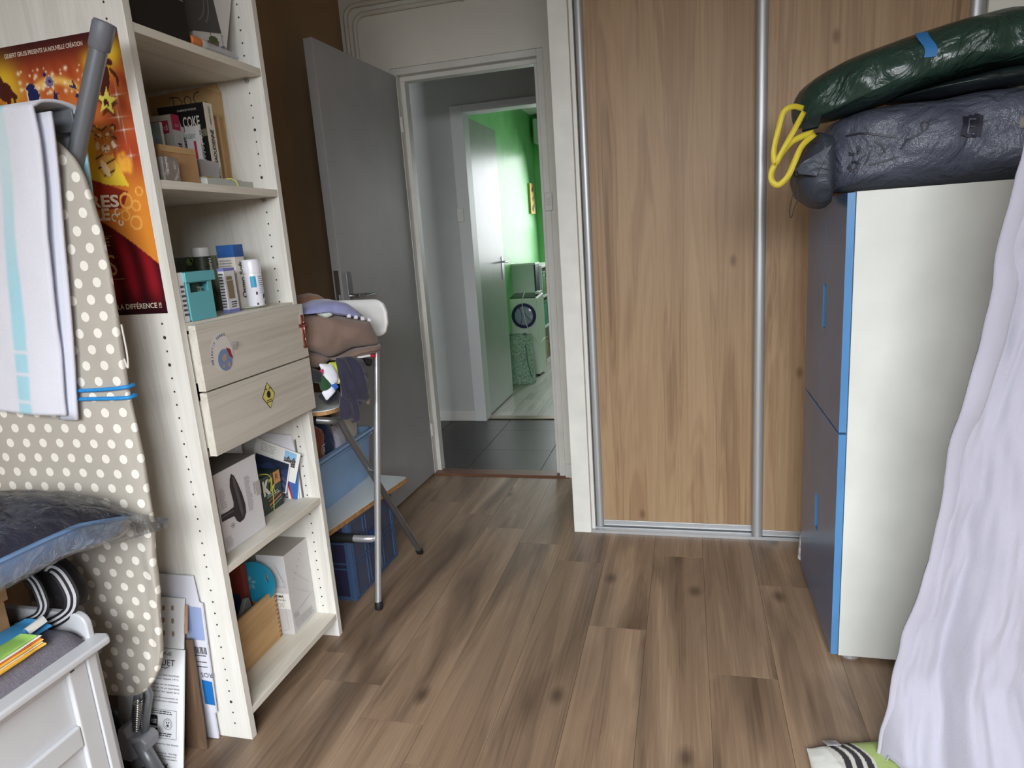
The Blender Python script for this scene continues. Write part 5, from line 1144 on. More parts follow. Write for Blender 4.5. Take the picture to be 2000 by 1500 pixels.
b.build('side_print', mat('grey_print', (150, 150, 152), .6), t)
b = MB()
for k in range(5): f.disc(b, .035+.012*k, .17+.016*k, .003, .003, .0008, 8)
f.line(b, [(.02, .15), (.10, .09)], .0008); f.line(b, [(.03, .20), (.11, .12)], .0008); b.build('faint_drawing', mat('light_grey_print', (176, 174, 178), .6), t)
# ================================================================ STOOL, CLOTHES, CRATE
def resample(pts, n):
    P = [Vector((p[0], p[1])) for p in pts]; P.append(P[0]); L = [0]
    for a, b in zip(P, P[1:]): L.append(L[-1]+(b-a).length)
    out = []
    for i in range(n):
        d = L[-1]*i/n; k = max(j for j in range(len(L)) if L[j] <= d+1e-12); k = min(k, len(P)-2)
        t = (d-L[k])/max(L[k+1]-L[k], 1e-9); out.append(P[k].lerp(P[k+1], t))
    return out
def smooth_loop(P, it=1):
    for _ in range(it): P = [(P[i-1]+2*P[i]+P[(i+1) % len(P)])/4 for i in range(len(P))]
    return P
def puff(name, m, parent, o, e, nrm, outline, th, n=56, rings=9, wr=.006, wf=14, seed=0, sm=1, back=1.0, folds=(), edge=.5):
    """soft body: outline in the plane (o, e, z), bulging by th towards nrm and by th*back away from it; folds = [(direction angle, frequency, amplitude)]"""
    o, e, nrm = Vector(o), Vector(e).normalized(), Vector(nrm).normalized(); up = Vector((0, 0, 1))
    Pl = smooth_loop(resample(outline, n), sm); c = sum(Pl, Vector((0, 0)))/n
    mb = MB()
    def pt(q, t, s):
        h = max(0, 1-t**3)**edge
        w_ = wr*fbm((q.x*wf+seed, q.y*wf, seed*1.7))
        for ang, fq, am in folds: w_ += am*math.sin((q.x*math.cos(ang)+q.y*math.sin(ang))*fq+2.2*fbm((q.x*6, q.y*6, seed)))
        return o+e*q.x+up*q.y+nrm*(s*th*(1 if s > 0 else back)*h+w_*(h if s > 0 else -h*.6))
    for s in (1, -1):
        base = len(mb.v); vs_ = [pt(c, 0, s)]
        for r in range(1, rings+1):
            t = (r/rings)**.8
            for q in Pl: vs_.append(pt(c.lerp(q, t), t, s))
        fs = [(0, 1+i, 1+(i+1) % n) for i in range(n)]
        for r in range(rings-1):
            a, b = 1+r*n, 1+(r+1)*n
            fs += [(a+i, b+i, b+(i+1) % n, a+(i+1) % n) for i in range(n)]
        if (e.cross(up)).dot(nrm) * s < 0: fs = [f[::-1] for f in fs]
        mb.add(vs_, fs)
    return mb.build(name, m, parent, smooth=True)
laminate = mat('white_laminate', (214, 220, 220), .35)
edge_wood = wood('plywood_edge', [(.3, (150, 112, 70)), (.7, (188, 148, 100))], axis=1, scale=3)
tube_m = mat('grey_chrome_tube', (200, 202, 206), .34, .7)
stl = thing('bar_stool', (-1.26, 2.05, 0), 'folding white bar stool with chrome legs, loaded with clothes, beside the open door', 'bar stool')
LX, RX = -1.47, -1.052
for x in (RX, LX):
    foot = Vector((x-.006, 1.919, .028)); top = Vector((x+.03, 2.052, .90)); d_ = (top-foot).normalized()
    MB().tube([foot, foot.lerp(top, .5), top], .0115, 14).build('backrest_leg', tube_m, stl, smooth=True, auto=40)
    MB().lathe((foot.x, foot.y-.003, 0), d_, [(.013, 0), (.0145, .004), (.0145, .022), (.012, .030), (0, .030)], 14).build('rubber_foot', mat('black_rubber', (22, 22, 22), .6), stl, smooth=True, auto=40)
    f2_ = Vector((x-.02, 2.326, .026)); t2 = Vector((x-.026, 1.885, .655))
    MB().tube([f2_, t2]+smooth_path([t2, t2+Vector((0, -.035, .052)), (x-.035, 1.815, .715), (x-.075 if x == RX else x+.03, 1.800, .722)], 5)[1:], .0115, 14).build('crossed_leg', mat('dark_chrome_tube', (128, 128, 130), .34, .7), stl, smooth=True, auto=40)
    MB().lathe((f2_.x, f2_.y+.016, 0), (f2_-t2)*-1, [(.013, 0), (.0145, .004), (.0145, .022), (.012, .030), (0, .030)], 14).build('rubber_foot', mat('black_rubber', (22, 22, 22), .6), stl, smooth=True, auto=40)
    MB().tube([(x-.016, 1.99, .487), (x+.016, 1.99, .487)], .006, 10).build('pivot_bolt', chrome, stl, smooth=True, auto=40)
MB().tube([(RX-.010, 1.953, .252), (RX-.016, 1.947, .252), (RX-.05, 1.945, .251), (RX-.085, 1.945, .251)], [.010, .0125, .0125, .0125], 14).build('footrest_tube', tube_m, stl, smooth=True, auto=40)
MB().tube([(LX+.10, 1.945, .251), (LX, 1.953, .252)], .0125, 14).build('footrest_tube', tube_m, stl, smooth=True, auto=40)
MB().tube([(RX-.083, 1.945, .251), (LX+.10, 1.945, .251)], .0165, 16).build('footrest_grip', mat('black_foam', (20, 20, 21), .7), stl, smooth=True, auto=40)
def rounded(x0, x1, y0, y1, r, z):
    out = []
    for cx, cy, a0 in ((x1-r, y1-r, 0), (x0+r, y1-r, 90), (x0+r, y0+r, 180), (x1-r, y0+r, 270)): out += arc((cx, cy), r, a0, a0+90, 6, z=z)
    return out
b = MB(); b.prism(rounded(LX+.01, RX-.030, 1.800, 2.06, .055, .7345), (0, 0, .012)); b.build('seat', edge_wood, stl)
b = MB(); b.prism(rounded(LX+.011, RX-.031, 1.801, 2.059, .054, .7466), (0, 0, .003)); b.build('seat_surface', laminate, stl)
def backrest(u, v):
    x = LX+.02+(RX+.052-LX)*u; r = .045; hw = min(1, min(u, 1-u)*(RX+.05-LX)/r); z0, z1 = .940+r*(1-math.sqrt(max(0, 1-(1-hw)**2))), 1.066-r*(1-math.sqrt(max(0, 1-(1-hw)**2)))
    return Vector((x, 2.075+.03*(1-(2*u-1)**2), z0+(z1-z0)*v))
MB().grid(backrest, 40, 6).build('backrest', mat('white_backrest', (228, 228, 226), .4), stl, smooth=True, solid=.012)

PO, PE, PN = (-1.02, 1.95, 0), (.6, .8, 0), (.8, -.6, 0)
def off(d): return Vector(PO)+Vector(PN)*d
def cloth(name, c, bump=.35, var=.05, rough=.9, sc=500): return mat(name, c, rough, var=var, vscale=18, bump=bump, bscale=sc, sheen=.25)
# folded trousers
t = thing('trousers', (-1.12, 1.9, .88), 'folded taupe brown trousers on the pile of clothes on the stool', 'trousers')
brown = cloth('taupe_twill', (124, 103, 92), .5, sc=700)
puff('body', brown, t, off(-.045), PE, PN, [(-.235, 1.057), (-.196, 1.058), (-.115, 1.054), (-.033, 1.028), (.04, 1.010), (.056, .97), (.074, .934), (.070, .920), (.03, .922), (-.03, .925), (-.07, .912), (-.11, .905), (-.156, .930), (-.22, .948), (-.235, .955)], .085, n=72, rings=14, wr=.009, wf=10, seed=1, sm=1, folds=((.9, 34, .004), (-.5, 22, .003)), edge=.38)
for k, (d, z0, z1, e0) in enumerate(((-.020, .925, .909, .074), (-.028, .912, .900, .064), (-.050, .903, .896, -.02))):
    puff('folded_leg', brown, t, off(d), PE, PN, [(-.115, .898+.004*k), (-.07, .894-.002*k), (-.03, z1-.004), (.02, z1-.002), (e0, z1), (e0+.002, z0), (.02, z0), (-.04, z0-.003), (-.075, .908-.003*k)], .045, n=48, rings=5, wr=.001, seed=3+k, sm=0, edge=.35)
puff('folded_waist', brown, t, off(-.035), PE, PN, [(-.235, .955), (-.20, .95), (-.14, .925), (-.098, .902), (-.124, .886), (-.147, .879), (-.185, .888), (-.22, .90), (-.235, .91)], .045, n=48, rings=6, wr=.003, seed=9, edge=.4)
# shirts on top
t = thing('lavender_shirt', (-1.12, 1.9, 1.01), 'folded lavender shirt on top of the brown trousers', 'shirt')
lavc = cloth('lavender_cotton', (142, 146, 190), .3)
puff('body', lavc, t, off(-.05), PE, PN, [(-.24, 1.058), (-.215, 1.062), (-.177, 1.079), (-.119, 1.091), (-.072, 1.088), (-.028, 1.073), (.004, 1.045), (.029, 1.019), (.02, 1.013), (-.025, 1.026), (-.076, 1.037), (-.124, 1.052), (-.18, 1.056)], .10, n=64, rings=10, wr=.006, seed=12, folds=((1.2, 90, .0025),), edge=.45)
stripe_w = mat('white_shirt_stripe', (214, 214, 224), .9)
for k in range(4):
    x = -.055+.024*k; z_ = 1.034-.0075*k
    puff('white_stripe', stripe_w, t, off(.036-.003*k), PE, PN, [(x, z_+.009), (x+.011, z_+.007), (x+.010, z_-.007), (x-.001, z_-.004)], .010, n=16, rings=3, wr=0, sm=0)
t = thing('floral_cloth', (-1.1, 1.86, 1.035), 'small folded white patterned cloth under the lavender shirt', 'cloth')
puff('body', mat('white_floral_cotton', (204, 216, 212), .9, var=.12, vscale=160), t, off(.020), PE, PN, [(-.150, 1.056), (-.106, 1.058), (-.094, 1.042), (-.118, 1.035), (-.14, 1.046)], .020, n=28, rings=4, wr=.001)
t = thing('tan_jumper', (-1.2, 1.85, 1.06), 'tan brown jumper heaped at the top of the clothes pile', 'jumper')
puff('body', cloth('tan_knit', (134, 96, 66), .6), t, off(-.115), PE, PN, [(-.24, 1.06), (-.215, 1.078), (-.184, 1.090), (-.150, 1.104), (-.112, 1.110), (-.075, 1.100), (-.055, 1.080), (-.10, 1.062), (-.20, 1.055)], .06, n=48, rings=8, wr=.012, wf=24, seed=21, folds=((.9, 120, .003),))
# hanging garments
t = thing('navy_cardigan', (-1.05, 1.9, .70), 'dark navy cardigan hanging down from the stool in front of the chrome leg', 'cardigan')
navyc = cloth('navy_jersey', (40, 38, 58), .4)
puff('body', navyc, t, off(.045), PE, PN, [(-.116, .912), (-.064, .910), (-.022, .892), (-.012, .83), (-.015, .765), (-.030, .752), (-.048, .760), (-.075, .768), (-.108, .772), (-.110, .83)], .028, n=56, rings=9, wr=.009, wf=26, seed=30, folds=((.3, 190, .006), (.15, 95, .006)))
puff('sleeve', navyc, t, off(.040), PE, PN, [(-.112, .79), (-.080, .79), (-.066, .72), (-.072, .690), (-.088, .712), (-.106, .707), (-.126, .720), (-.120, .76)], .020, n=40, rings=6, wr=.006, wf=30, seed=33, folds=((.1, 150, .007),))
puff('sleeve', navyc, t, off(.035), PE, PN, [(-.080, .79), (-.035, .78), (-.050, .736), (-.058, .700), (-.070, .690), (-.084, .692), (-.086, .74)], .022, n=40, rings=6, wr=.006, wf=30, seed=36, folds=((.1, 150, .007),))
t = thing('colour_block_shirt', (-1.1, 1.85, .79), 'white, black and green colour block shirt with a blue corner hanging from the stool', 'shirt')
for nm, c, d, pts in (('white_sleeve', (224, 226, 236), .048, [(-.172, .905), (-.129, .897), (-.114, .862), (-.118, .838), (-.133, .826), (-.145, .835), (-.160, .852), (-.165, .88)]),
                      ('black_panel', (28, 30, 34), .040, [(-.23, .90), (-.201, .900), (-.172, .884), (-.152, .858), (-.158, .836), (-.196, .850), (-.23, .86)]),
                      ('green_panel', (30, 70, 40), .044, [(-.174, .868), (-.158, .872), (-.140, .845), (-.138, .825), (-.158, .806), (-.176, .822)]),
                      ('white_hem', (224, 226, 236), .050, [(-.176, .816), (-.139, .832), (-.128, .814), (-.163, .786)]),
                      ('blue_corner', (40, 98, 180), .053, [(-.145, .833), (-.129, .839), (-.119, .822), (-.137, .812)]),
                      ('dark_lining', (24, 26, 36), .025, [(-.18, .80), (-.13, .825), (-.105, .80), (-.11, .775), (-.15, .765)]),
                      ('pink_trim', (190, 40, 100), .056, [(-.176, .886), (-.162, .888), (-.165, .870)])):
    puff(nm, cloth('shirt_'+nm, c, .25), t, off(d), PE, PN, pts, .012 if 'corner' not in nm and 'trim' not in nm else .006, n=32, rings=5, wr=.003, wf=30, seed=len(nm), folds=((.7, 140, .002),))
t = thing('yellow_top', (-1.08, 1.87, .83), 'yellow green top peeking out beside the white sleeve', 'shirt')
puff('body', cloth('lime_cotton', (196, 206, 70), .3), t, off(.030), PE, PN, [(-.134, .900), (-.100, .898), (-.094, .862), (-.104, .838), (-.124, .836)], .016, n=28, rings=5, wr=.004, seed=44)
puff('cream_hem', cloth('cream_cotton', (214, 204, 150), .3), t, off(.036), PE, PN, [(-.118, .853), (-.098, .848), (-.104, .830), (-.118, .828)], .010, n=20, rings=4, wr=.002)
t = thing('grey_print_scarf', (-1.03, 1.93, .70), 'grey and brown printed scarf hanging behind the navy cardigan', 'scarf')
puff('body', mat('camouflage_print', (150, 140, 132), .85, var=.45, vscale=40, bump=.2), t, off(.005), PE, PN, [(-.04, .90), (-.010, .884), (.004, .857), (.006, .771), (.001, .73), (-.015, .74), (-.03, .80)], .014, n=36, rings=6, wr=.004, seed=50)
t = thing('clothes_hanger', (-1.02, 1.95, .86), 'black and white clothes hanger clips with a red end under the trousers', 'hanger')
MB().tube([off(.02)+Vector(PE)*-.10+Vector((0, 0, .897)), off(.02)+Vector(PE)*-.015+Vector((0, 0, .884))], .011, 12).build('black_clip', mat('black_plastic', (44, 43, 48), .35), t, smooth=True, auto=40)
MB().tube([off(.02)+Vector(PE)*-.03+Vector((0, 0, .897)), off(.02)+Vector(PE)*.014+Vector((0, 0, .897))], .004, 10).build('white_bar', wcard, t, smooth=True, auto=40)
MB().tube([off(.02)+Vector(PE)*.0145+Vector((0, 0, .896)), off(.02)+Vector(PE)*.033+Vector((0, 0, .893))], .0055, 10).build('red_end', mat('red_plastic', (170, 44, 58), .4), t, smooth=True, auto=40)
MB().tube([off(.02)+Vector(PE)*-.012+Vector((0, 0, .883)), off(.02)+Vector(PE)*.013+Vector((0, 0, .874))], .0125, 12).build('grip', mat('black_rubber', (22, 22, 22), .6), t, smooth=True, auto=40)

# blue folding crate on the floor
blue_cr = mat('blue_crate_plastic', (62, 84, 116), .4, var=.05)
purple_cr = mat('dark_crate_panel', (46, 44, 72), .45, var=.06)
cr_ = thing('folding_crate', (-1.36, 2.135, 0), 'dark blue plastic folding crate standing on the floor under the white board', 'crate')
x0, x1, y0, y1, zt = -1.56, -1.163, 1.958, 2.312, .296
def crate_face(P0, r, L, nrm, pan):
    f = Fr(P0, r, (0, 0, 1)); 
    b = MB(); b.obox(f.p(0, 0, -.006), f.r*L, f.n*.004, f.u*zt); b.build('panel', pan, cr_)
    b = MB()
    for a, w_ in ((0, .022), (L-.022, .022)): b.obox(f.p(a, 0, -.003), f.r*w_, f.n*.006, f.u*zt)
    for zz, h in ((0, .014), (zt-.016, .016), (zt*.40, .006), (zt*.47, .006), (zt*.73, .006)): b.obox(f.p(.02, zz, -.003), f.r*(L-.04), f.n*.005, f.u*h)
    for a in (.30, .36, .62, .68): b.obox(f.p(L*a, 0, -.003), f.r*.006, f.n*.0045, f.u*zt)
    for a in (.006, .012): b.obox(f.p(a, .01, .003), f.r*.002, f.n*.002, f.u*(zt-.02)); b.obox(f.p(L-a-.002, .01, .003), f.r*.002, f.n*.002, f.u*(zt-.02))
    b.build('ribbing', blue_cr, cr_)['kind'] = 'stuff'
    b = MB(); b.obox(f.p(L*.33, zt*.60, -.002), f.r*(L*.30), f.n*.004, f.u*.016); b.obox(f.p(L*.44, zt*.50, -.002), f.r*.02, f.n*.006, f.u*.05); b.build('latch', mat('blue_latch', (46, 78, 150), .4), cr_)
crate_face((x1, y0, 0), (0, 1, 0), y1-y0, (1, 0, 0), mat('slate_crate_panel', (72, 78, 100), .45, var=.08))
crate_face((x0, y0, 0), (1, 0, 0), x1-x0, (0, -1, 0), purple_cr)
bx('back_panel', x0, x1, y1-.004, y1, 0, zt, purple_cr, cr_); bx('far_panel', x0, x0+.004, y0+.006, y1-.004, 0, zt, purple_cr, cr_); bx('floor_panel', x0+.004, x1-.006, y0+.006, y1-.004, .002, .006, purple_cr, cr_)
t = thing('shelf_board', (-1.36, 2.1, zt), 'white laminated board with raw wood edges lying on the blue crate', 'board')
A_, B_, C_, D_ = (-1.188, 1.79), (-1.117, 2.378), (-1.235, 2.40), (-1.598, 1.79)
pts = [(-1.188, 1.79), (-1.114, 2.355), (-1.112, 2.372), (-1.122, 2.382), (-1.585, 2.44), (-1.60, 2.42), (-1.60, 1.79)]
b = MB(); b.prism([(x, y, zt+.0005) for x, y in pts], (0, 0, .017)); b.build('core', mat('board_edge_wood', (166, 122, 74), .6, var=.15, vscale=60), t)
b = MB(); b.prism([(x-.0012 if x > -1.4 else x, y, zt+.0176) for x, y in pts], (0, 0, .0014)); b.build('top_surface', laminate, t)
# pale blue storage tub with clothes
zb = zt+.0195
tubm = mat('pale_blue_plastic', (138, 172, 212), .4, var=.03)
tb_ = thing('storage_tub', (-1.42, 2.18, zb), 'pale blue plastic storage tub of clothes on the white board', 'tub')
def tub_wall(u, v):
    x0_, x1_, y0_, y1_ = -1.575, -1.272-(1-v)*.012, 1.93+(1-v)*.012, 2.425-(1-v)*.035
    P = rounded(x0_, x1_, y0_, y1_, .02, 0); n = len(P); i = int(round(u*n)) % n
    return Vector((P[i][0], P[i][1], zb+.20*v))
n_ = 28
MB().grid(lambda u, v: tub_wall(u, v), n_, 6, closed_u=True).build('wall', tubm, tb_, smooth=False, solid=.003)
MB().box(-1.56, -1.29, 1.95, 2.39, zb, zb+.004).build('base', tubm, tb_)
b = MB(); P = rounded(-1.582, -1.262, 1.922, 2.435, .026, zb+.192); b.tube(P, .007, 8, closed=True); b.build('rim', tubm, tb_, smooth=True)
b = MB(); b.tube(rounded(-1.580, -1.266, 1.926, 2.430, .024, zb+.176), .004, 6, closed=True); b.build('rim_lip', tubm, tb_, smooth=True)
for nm, lb, cat, c, d, pts, th in (
    ('rust_jacket', 'rust red garment with a small white B mark in the pale blue tub', 'garment', (138, 66, 42), -.30, [(-.20, .72), (-.140, .715), (-.085, .703), (-.083, .661), (-.096, .59), (-.10, .52), (-.20, .52)], .035),
    ('navy_garment', 'navy blue garment between the rust one and the white one in the tub', 'garment', (38, 52, 84), -.30, [(-.083, .70), (-.056, .675), (-.050, .63), (-.070, .605), (-.08, .53), (-.11, .53), (-.10, .6)], .025),
    ('white_garment', 'white garment bulging over the front of the tub behind the chrome leg', 'garment', (206, 206, 222), -.29, [(-.062, .68), (-.040, .648), (-.012, .62), (.0, .57), (-.04, .53), (-.10, .52), (-.085, .60)], .030),
    ('beige_trousers', 'beige crumpled garment at the far end of the pale blue tub', 'garment', (196, 190, 176), -.24, [(-.05, .76), (-.012, .752), (.004, .716), (.0, .63), (-.01, .56), (-.075, .55), (-.07, .68)], .030)):
    # depth correction: these stand further back than the stool clothes, so they are scaled about the line of their base
    k = 1.16
    t = thing(nm, (-1.40, 2.1, .50), lb, cat)
    pts2 = pts
    o_ = Vector((-1.40, {'rust_jacket': 2.075, 'navy_garment': 2.167, 'white_garment': 2.247, 'beige_trousers': 2.342}[nm], 0))
    W2 = {'rust_jacket': (.058, .205), 'navy_garment': (.034, .20), 'white_garment': (.046, .15), 'beige_trousers': (.048, .20)}[nm]
    a_, h_ = W2
    puff('body', cloth('tub_'+nm, c, .4), t, o_+Vector((.055, 0, 0)), (.10, 1, 0), (1, -.1, 0), [(-a_, zb+.10), (-a_*1.02, zb+.10+h_*.6), (-a_*.9, zb+.10+h_), (a_*.1, zb+.10+h_*1.04), (a_*.85, zb+.10+h_*.94), (a_, zb+.10+h_*.5), (a_*.95, zb+.10)], .045, n=44, rings=7, wr=.010, wf=16, seed=len(nm)*3, folds=((.3, 60, .005),), edge=.4)
    if nm == 'rust_jacket':
        f = Fr((-1.296, 2.06, zb+.195), (0.02, 1, 0), (0, 0, 1)); b = MB(); f.text(b, 'B', .020, .006, .020, .015, bold=.0); f.ring(b, .028, .016, .016, .018, a0=.9, a1=4.6); f.line(b, [(.014, .034), (.044, .036)], .0015); b.build('logo', mat('white_print', (224, 222, 216), .6), t)

# ================================================================ BAGS ON THE WARDROBE
def plastic(name, c, rough=.22, weave=0, creases=1.0):
    m, nt, b = _nt(name); b.inputs['Base Color'].default_value = (*lin(c), 1); b.inputs['Roughness'].default_value = rough; b.inputs['Specular IOR Level'].default_value = .55
    v = coords(nt); n = N(nt, 'ShaderNodeTexNoise', i_Scale=9.0, i_Detail=6.0, i_Distortion=2.2); nt.links.new(v, n.inputs['Vector'])
    bp = N(nt, 'ShaderNodeBump', i_Strength=.9*creases, i_Distance=.02); nt.links.new(n.outputs['Fac'], bp.inputs['Height']); out = bp
    if weave:
        w1 = N(nt, 'ShaderNodeTexVoronoi', i_Scale=320.0); nt.links.new(v, w1.inputs['Vector']); b2 = N(nt, 'ShaderNodeBump', i_Strength=weave, i_Distance=.0015); nt.links.new(w1.outputs['Distance'], b2.inputs['Height']); nt.links.new(bp.outputs[0], b2.inputs['Normal']); out = b2
    nt.links.new(out.outputs[0], b.inputs['Normal']); return m
greybag_m = plastic('slate_woven_plastic', (82, 86, 100), .33, .5)
dkgrey_m = plastic('slate_nylon', (60, 66, 78), .5, 0, .7)
EX, NY = (1, 0, 0), (0, -1, 0)
gb = thing('storage_bag', (.66, 2.08, WH), 'slate grey woven plastic storage bag with dark prints lying on the wardrobe', 'bag')
puff('body', greybag_m, gb, (0, 2.085, 0), EX, NY, [(.360, 1.30), (.345, 1.40), (.375, 1.475), (.44, 1.50), (.53, 1.507), (.62, 1.505), (.70, 1.516), (.84, 1.515), (.98, 1.49), (1.02, 1.40), (1.0, 1.30), (.84, 1.2925), (.60, 1.2925), (.45, 1.2925)], .185, n=96, rings=20, wr=.016, wf=9, seed=61, sm=1, folds=((.15, 34, .006), (1.2, 46, .004)), edge=.42)
puff('end_flap', dkgrey_m, gb, (0, 2.0, 0), EX, NY, [(.300, 1.41), (.335, 1.455), (.372, 1.44), (.374, 1.36), (.372, 1.30), (.370, 1.262), (.345, 1.254), (.318, 1.262), (.288, 1.285), (.274, 1.330), (.283, 1.375)], .125, n=64, rings=10, wr=.012, wf=16, seed=66, folds=((.5, 60, .005),), edge=.5)
b = MB(); b.add([(.285, 1.875, 1.372), (.350, 1.87, 1.405), (.315, 1.862, 1.335), (.262, 1.885, 1.348)], [(0, 3, 2, 1)]); b.build('corner_flap', dkgrey_m, gb, solid=.003)
b = MB(); b.tube(smooth_path([(.268, 1.87, 1.345), (.262, 1.865, 1.30), (.254, 1.862, 1.258), (.258, 1.86, 1.238), (.266, 1.864, 1.265), (.274, 1.868, 1.285), (.272, 1.87, 1.32)], 6), .0014, 6); b.build('drawcord', mat('brown_cord', (62, 48, 40), .8), gb, smooth=True)
MB().lathe((.268, 1.867, 1.335), (0, 0, 1), [(0, 0), (.005, .002), (.005, .014), (0, .016)], 10).build('cord_stop', mat('black_rubber', (22, 22, 22), .6), gb, smooth=True)
BG = gb.children[0]
def on_bag(x, zq):
    """front surface of the bag at (x, z): nearest body vertex towards the camera"""
    best = None
    for v in BG.data.vertices:
        p = v.co+gb.location
        if p.y < 2.09:
            d = (p.x-x)**2+(p.z-zq)**2
            if best is None or d < best[0]: best = (d, p.y)
    return best[1]
def decal(lines, w_, name, m, prnt=gb):
    mb = MB()
    for pts in lines:
        Q = []
        for (xa, za), (xb, zb_) in zip(pts, pts[1:]):
            k = max(1, int(math.hypot(xb-xa, zb_-za)/.006))
            for i in range(k): Q.append((xa+(xb-xa)*i/k, za+(zb_-za)*i/k))
        Q.append(pts[-1])
        P = [Vector((x, on_bag(x, zq)-.0035, zq)) for x, zq in Q]
        # smooth the depth so the print follows the surface
        for _ in range(3):
            for i in range(1, len(P)-1): P[i].y = (P[i-1].y+P[i].y*2+P[i+1].y)/4
        vs_ = []
        for i, p in enumerate(P):
            t_ = P[min(i+1, len(P)-1)]-P[max(i-1, 0)]; s_ = Vector((-t_.z, 0, t_.x)).normalized()*w_/2; vs_ += [p+s_, p-s_]
        mb.add(vs_, [(2*i, 2*i+1, 2*i+3, 2*i+2) for i in range(len(P)-1)])
    return mb.build(name, m, prnt)
printm = mat('navy_bag_print', (26, 27, 42), .5)
def ptd(lst, kx=1.0): return lst
decal([[(.408, 1.405), (.408, 1.385), (.425, 1.385), (.425, 1.405)], [(.412, 1.365), (.405, 1.355), (.412, 1.345), (.425, 1.347), (.429, 1.358), (.420, 1.366), (.412, 1.365)]], .007, 'number_print', printm)
decal([[(.398, 1.432), (.43, 1.434), (.47, 1.424), (.505, 1.414)], [(.44, 1.356), (.448, 1.374), (.452, 1.392)], [(.448, 1.354), (.48, 1.360), (.512, 1.368)], [(.46, 1.41), (.476, 1.398), (.484, 1.382), (.47, 1.378)], [(.515, 1.385), (.525, 1.405), (.545, 1.412), (.565, 1.424), (.57, 1.44), (.56, 1.447), (.553, 1.437), (.556, 1.42)]], .0048, 'outline_print', printm)
for k in range(1): decal([[(.640, 1.40), (.648, 1.445)], [(.652, 1.396), (.662, 1.448)], [(.664, 1.395), (.676, 1.450)], [(.676, 1.395), (.682, 1.445)]], .0125, 'dark_block_print', printm)
decal([[(.650, 1.405), (.655, 1.438)], [(.650, 1.405), (.668, 1.403)], [(.653, 1.421), (.668, 1.419)], [(.655, 1.438), (.671, 1.437)]], .003, 'block_letter', greybag_m).location.y -= .002
greenm = plastic('dark_green_refuse_bag', (38, 60, 52), .26, 0, .9)
gg = thing('refuse_bag', (.62, 2.08, 1.49), 'dark green refuse bag with blue tape and yellow drawstring on top of the grey bag', 'bag')
puff('body', greenm, gg, (0, 2.075, 0), EX, NY, [(.280, 1.525), (.300, 1.570), (.345, 1.602), (.40, 1.625), (.47, 1.645), (.55, 1.665), (.65, 1.684), (.76, 1.700), (.90, 1.695), (.98, 1.64), (.98, 1.58), (.84, 1.556), (.72, 1.556), (.60, 1.535), (.52, 1.516), (.44, 1.495), (.38, 1.486), (.33, 1.482), (.292, 1.470), (.284, 1.500)], .165, n=96, rings=20, wr=.018, wf=8, seed=71, folds=((.9, 30, .006), (.3, 52, .004)), edge=.45)
puff('under_fold', mat('black_green_film', (30, 40, 40), .3), gg, (0, 2.06, 0), EX, NY, [(.50, 1.515), (.62, 1.540), (.75, 1.560), (.92, 1.565), (.95, 1.53), (.80, 1.518), (.62, 1.508)], .13, n=56, rings=8, wr=.012, seed=77)
b = MB(); b.add([(.288, 1.905, 1.470), (.330, 1.90, 1.482), (.320, 1.89, 1.452), (.285, 1.90, 1.448)], [(0, 1, 2, 3)]); b.build('gathered_mouth', mat('black_green_film', (30, 40, 40), .3), gg, solid=.01)
BG = gg.children[0]; 
def on_bag(x, zq):
    best = None
    for v in BG.data.vertices:
        p = v.co+gg.location
        if p.y < 2.08:
            d = (p.x-x)**2+(p.z-zq)**2
            if best is None or d < best[0]: best = (d, p.y)
    return best[1]
tz = [1.588+.066*j/9 for j in range(10)]
ty = [min(on_bag(x, zz) for x in (.555, .567, .579))-.004 for zz in tz]
for _ in range(3): ty = [ty[0]]+[(ty[i-1]+2*ty[i]+ty[i+1])/4 for i in range(1, 9)]+[ty[9]]
MB().grid(lambda u, v: Vector((.553+.027*u-.008*v+.004*math.sin(6*v), ty[int(round(v*9))], 1.588+.066*v)), 4, 10).build('blue_tape', mat('blue_adhesive_tape', (46, 112, 172), .6), gg, smooth=True)
yl = mat('yellow_drawstring', (206, 188, 56), .5)
def flat_band(name, pts, w_, m, prnt):
    P = smooth_path(pts, 6); mb = MB(); vs_ = []
    for i, p in enumerate(P):
        t_ = (P[min(i+1, len(P)-1)]-P[max(i-1, 0)]).normalized(); s_ = t_.cross(Vector((.25*math.sin(i*.5), 1, 0))).normalized()*w_/2; vs_ += [p+s_, p-s_]
    mb.add(vs_, [(2*i, 2*i+1, 2*i+3, 2*i+2) for i in range(len(P)-1)]); return mb.build(name, m, prnt, smooth=True, solid=.0015)
flat_band('drawstring', [(.284, 1.878, 1.498), (.257, 1.86, 1.503), (.234, 1.85, 1.490), (.222, 1.845, 1.45), (.212, 1.84, 1.40), (.216, 1.838, 1.372), (.235, 1.84, 1.405), (.262, 1.85, 1.452), (.284, 1.87, 1.49)], .013, yl, gg)
flat_band('drawstring', [(.308, 1.875, 1.440), (.275, 1.86, 1.430), (.245, 1.85, 1.412), (.212, 1.84, 1.365), (.207, 1.838, 1.335), (.222, 1.836, 1.320), (.245, 1.838, 1.338), (.262, 1.845, 1.375), (.280, 1.855, 1.410), (.310, 1.872, 1.436)], .014, yl, gg)
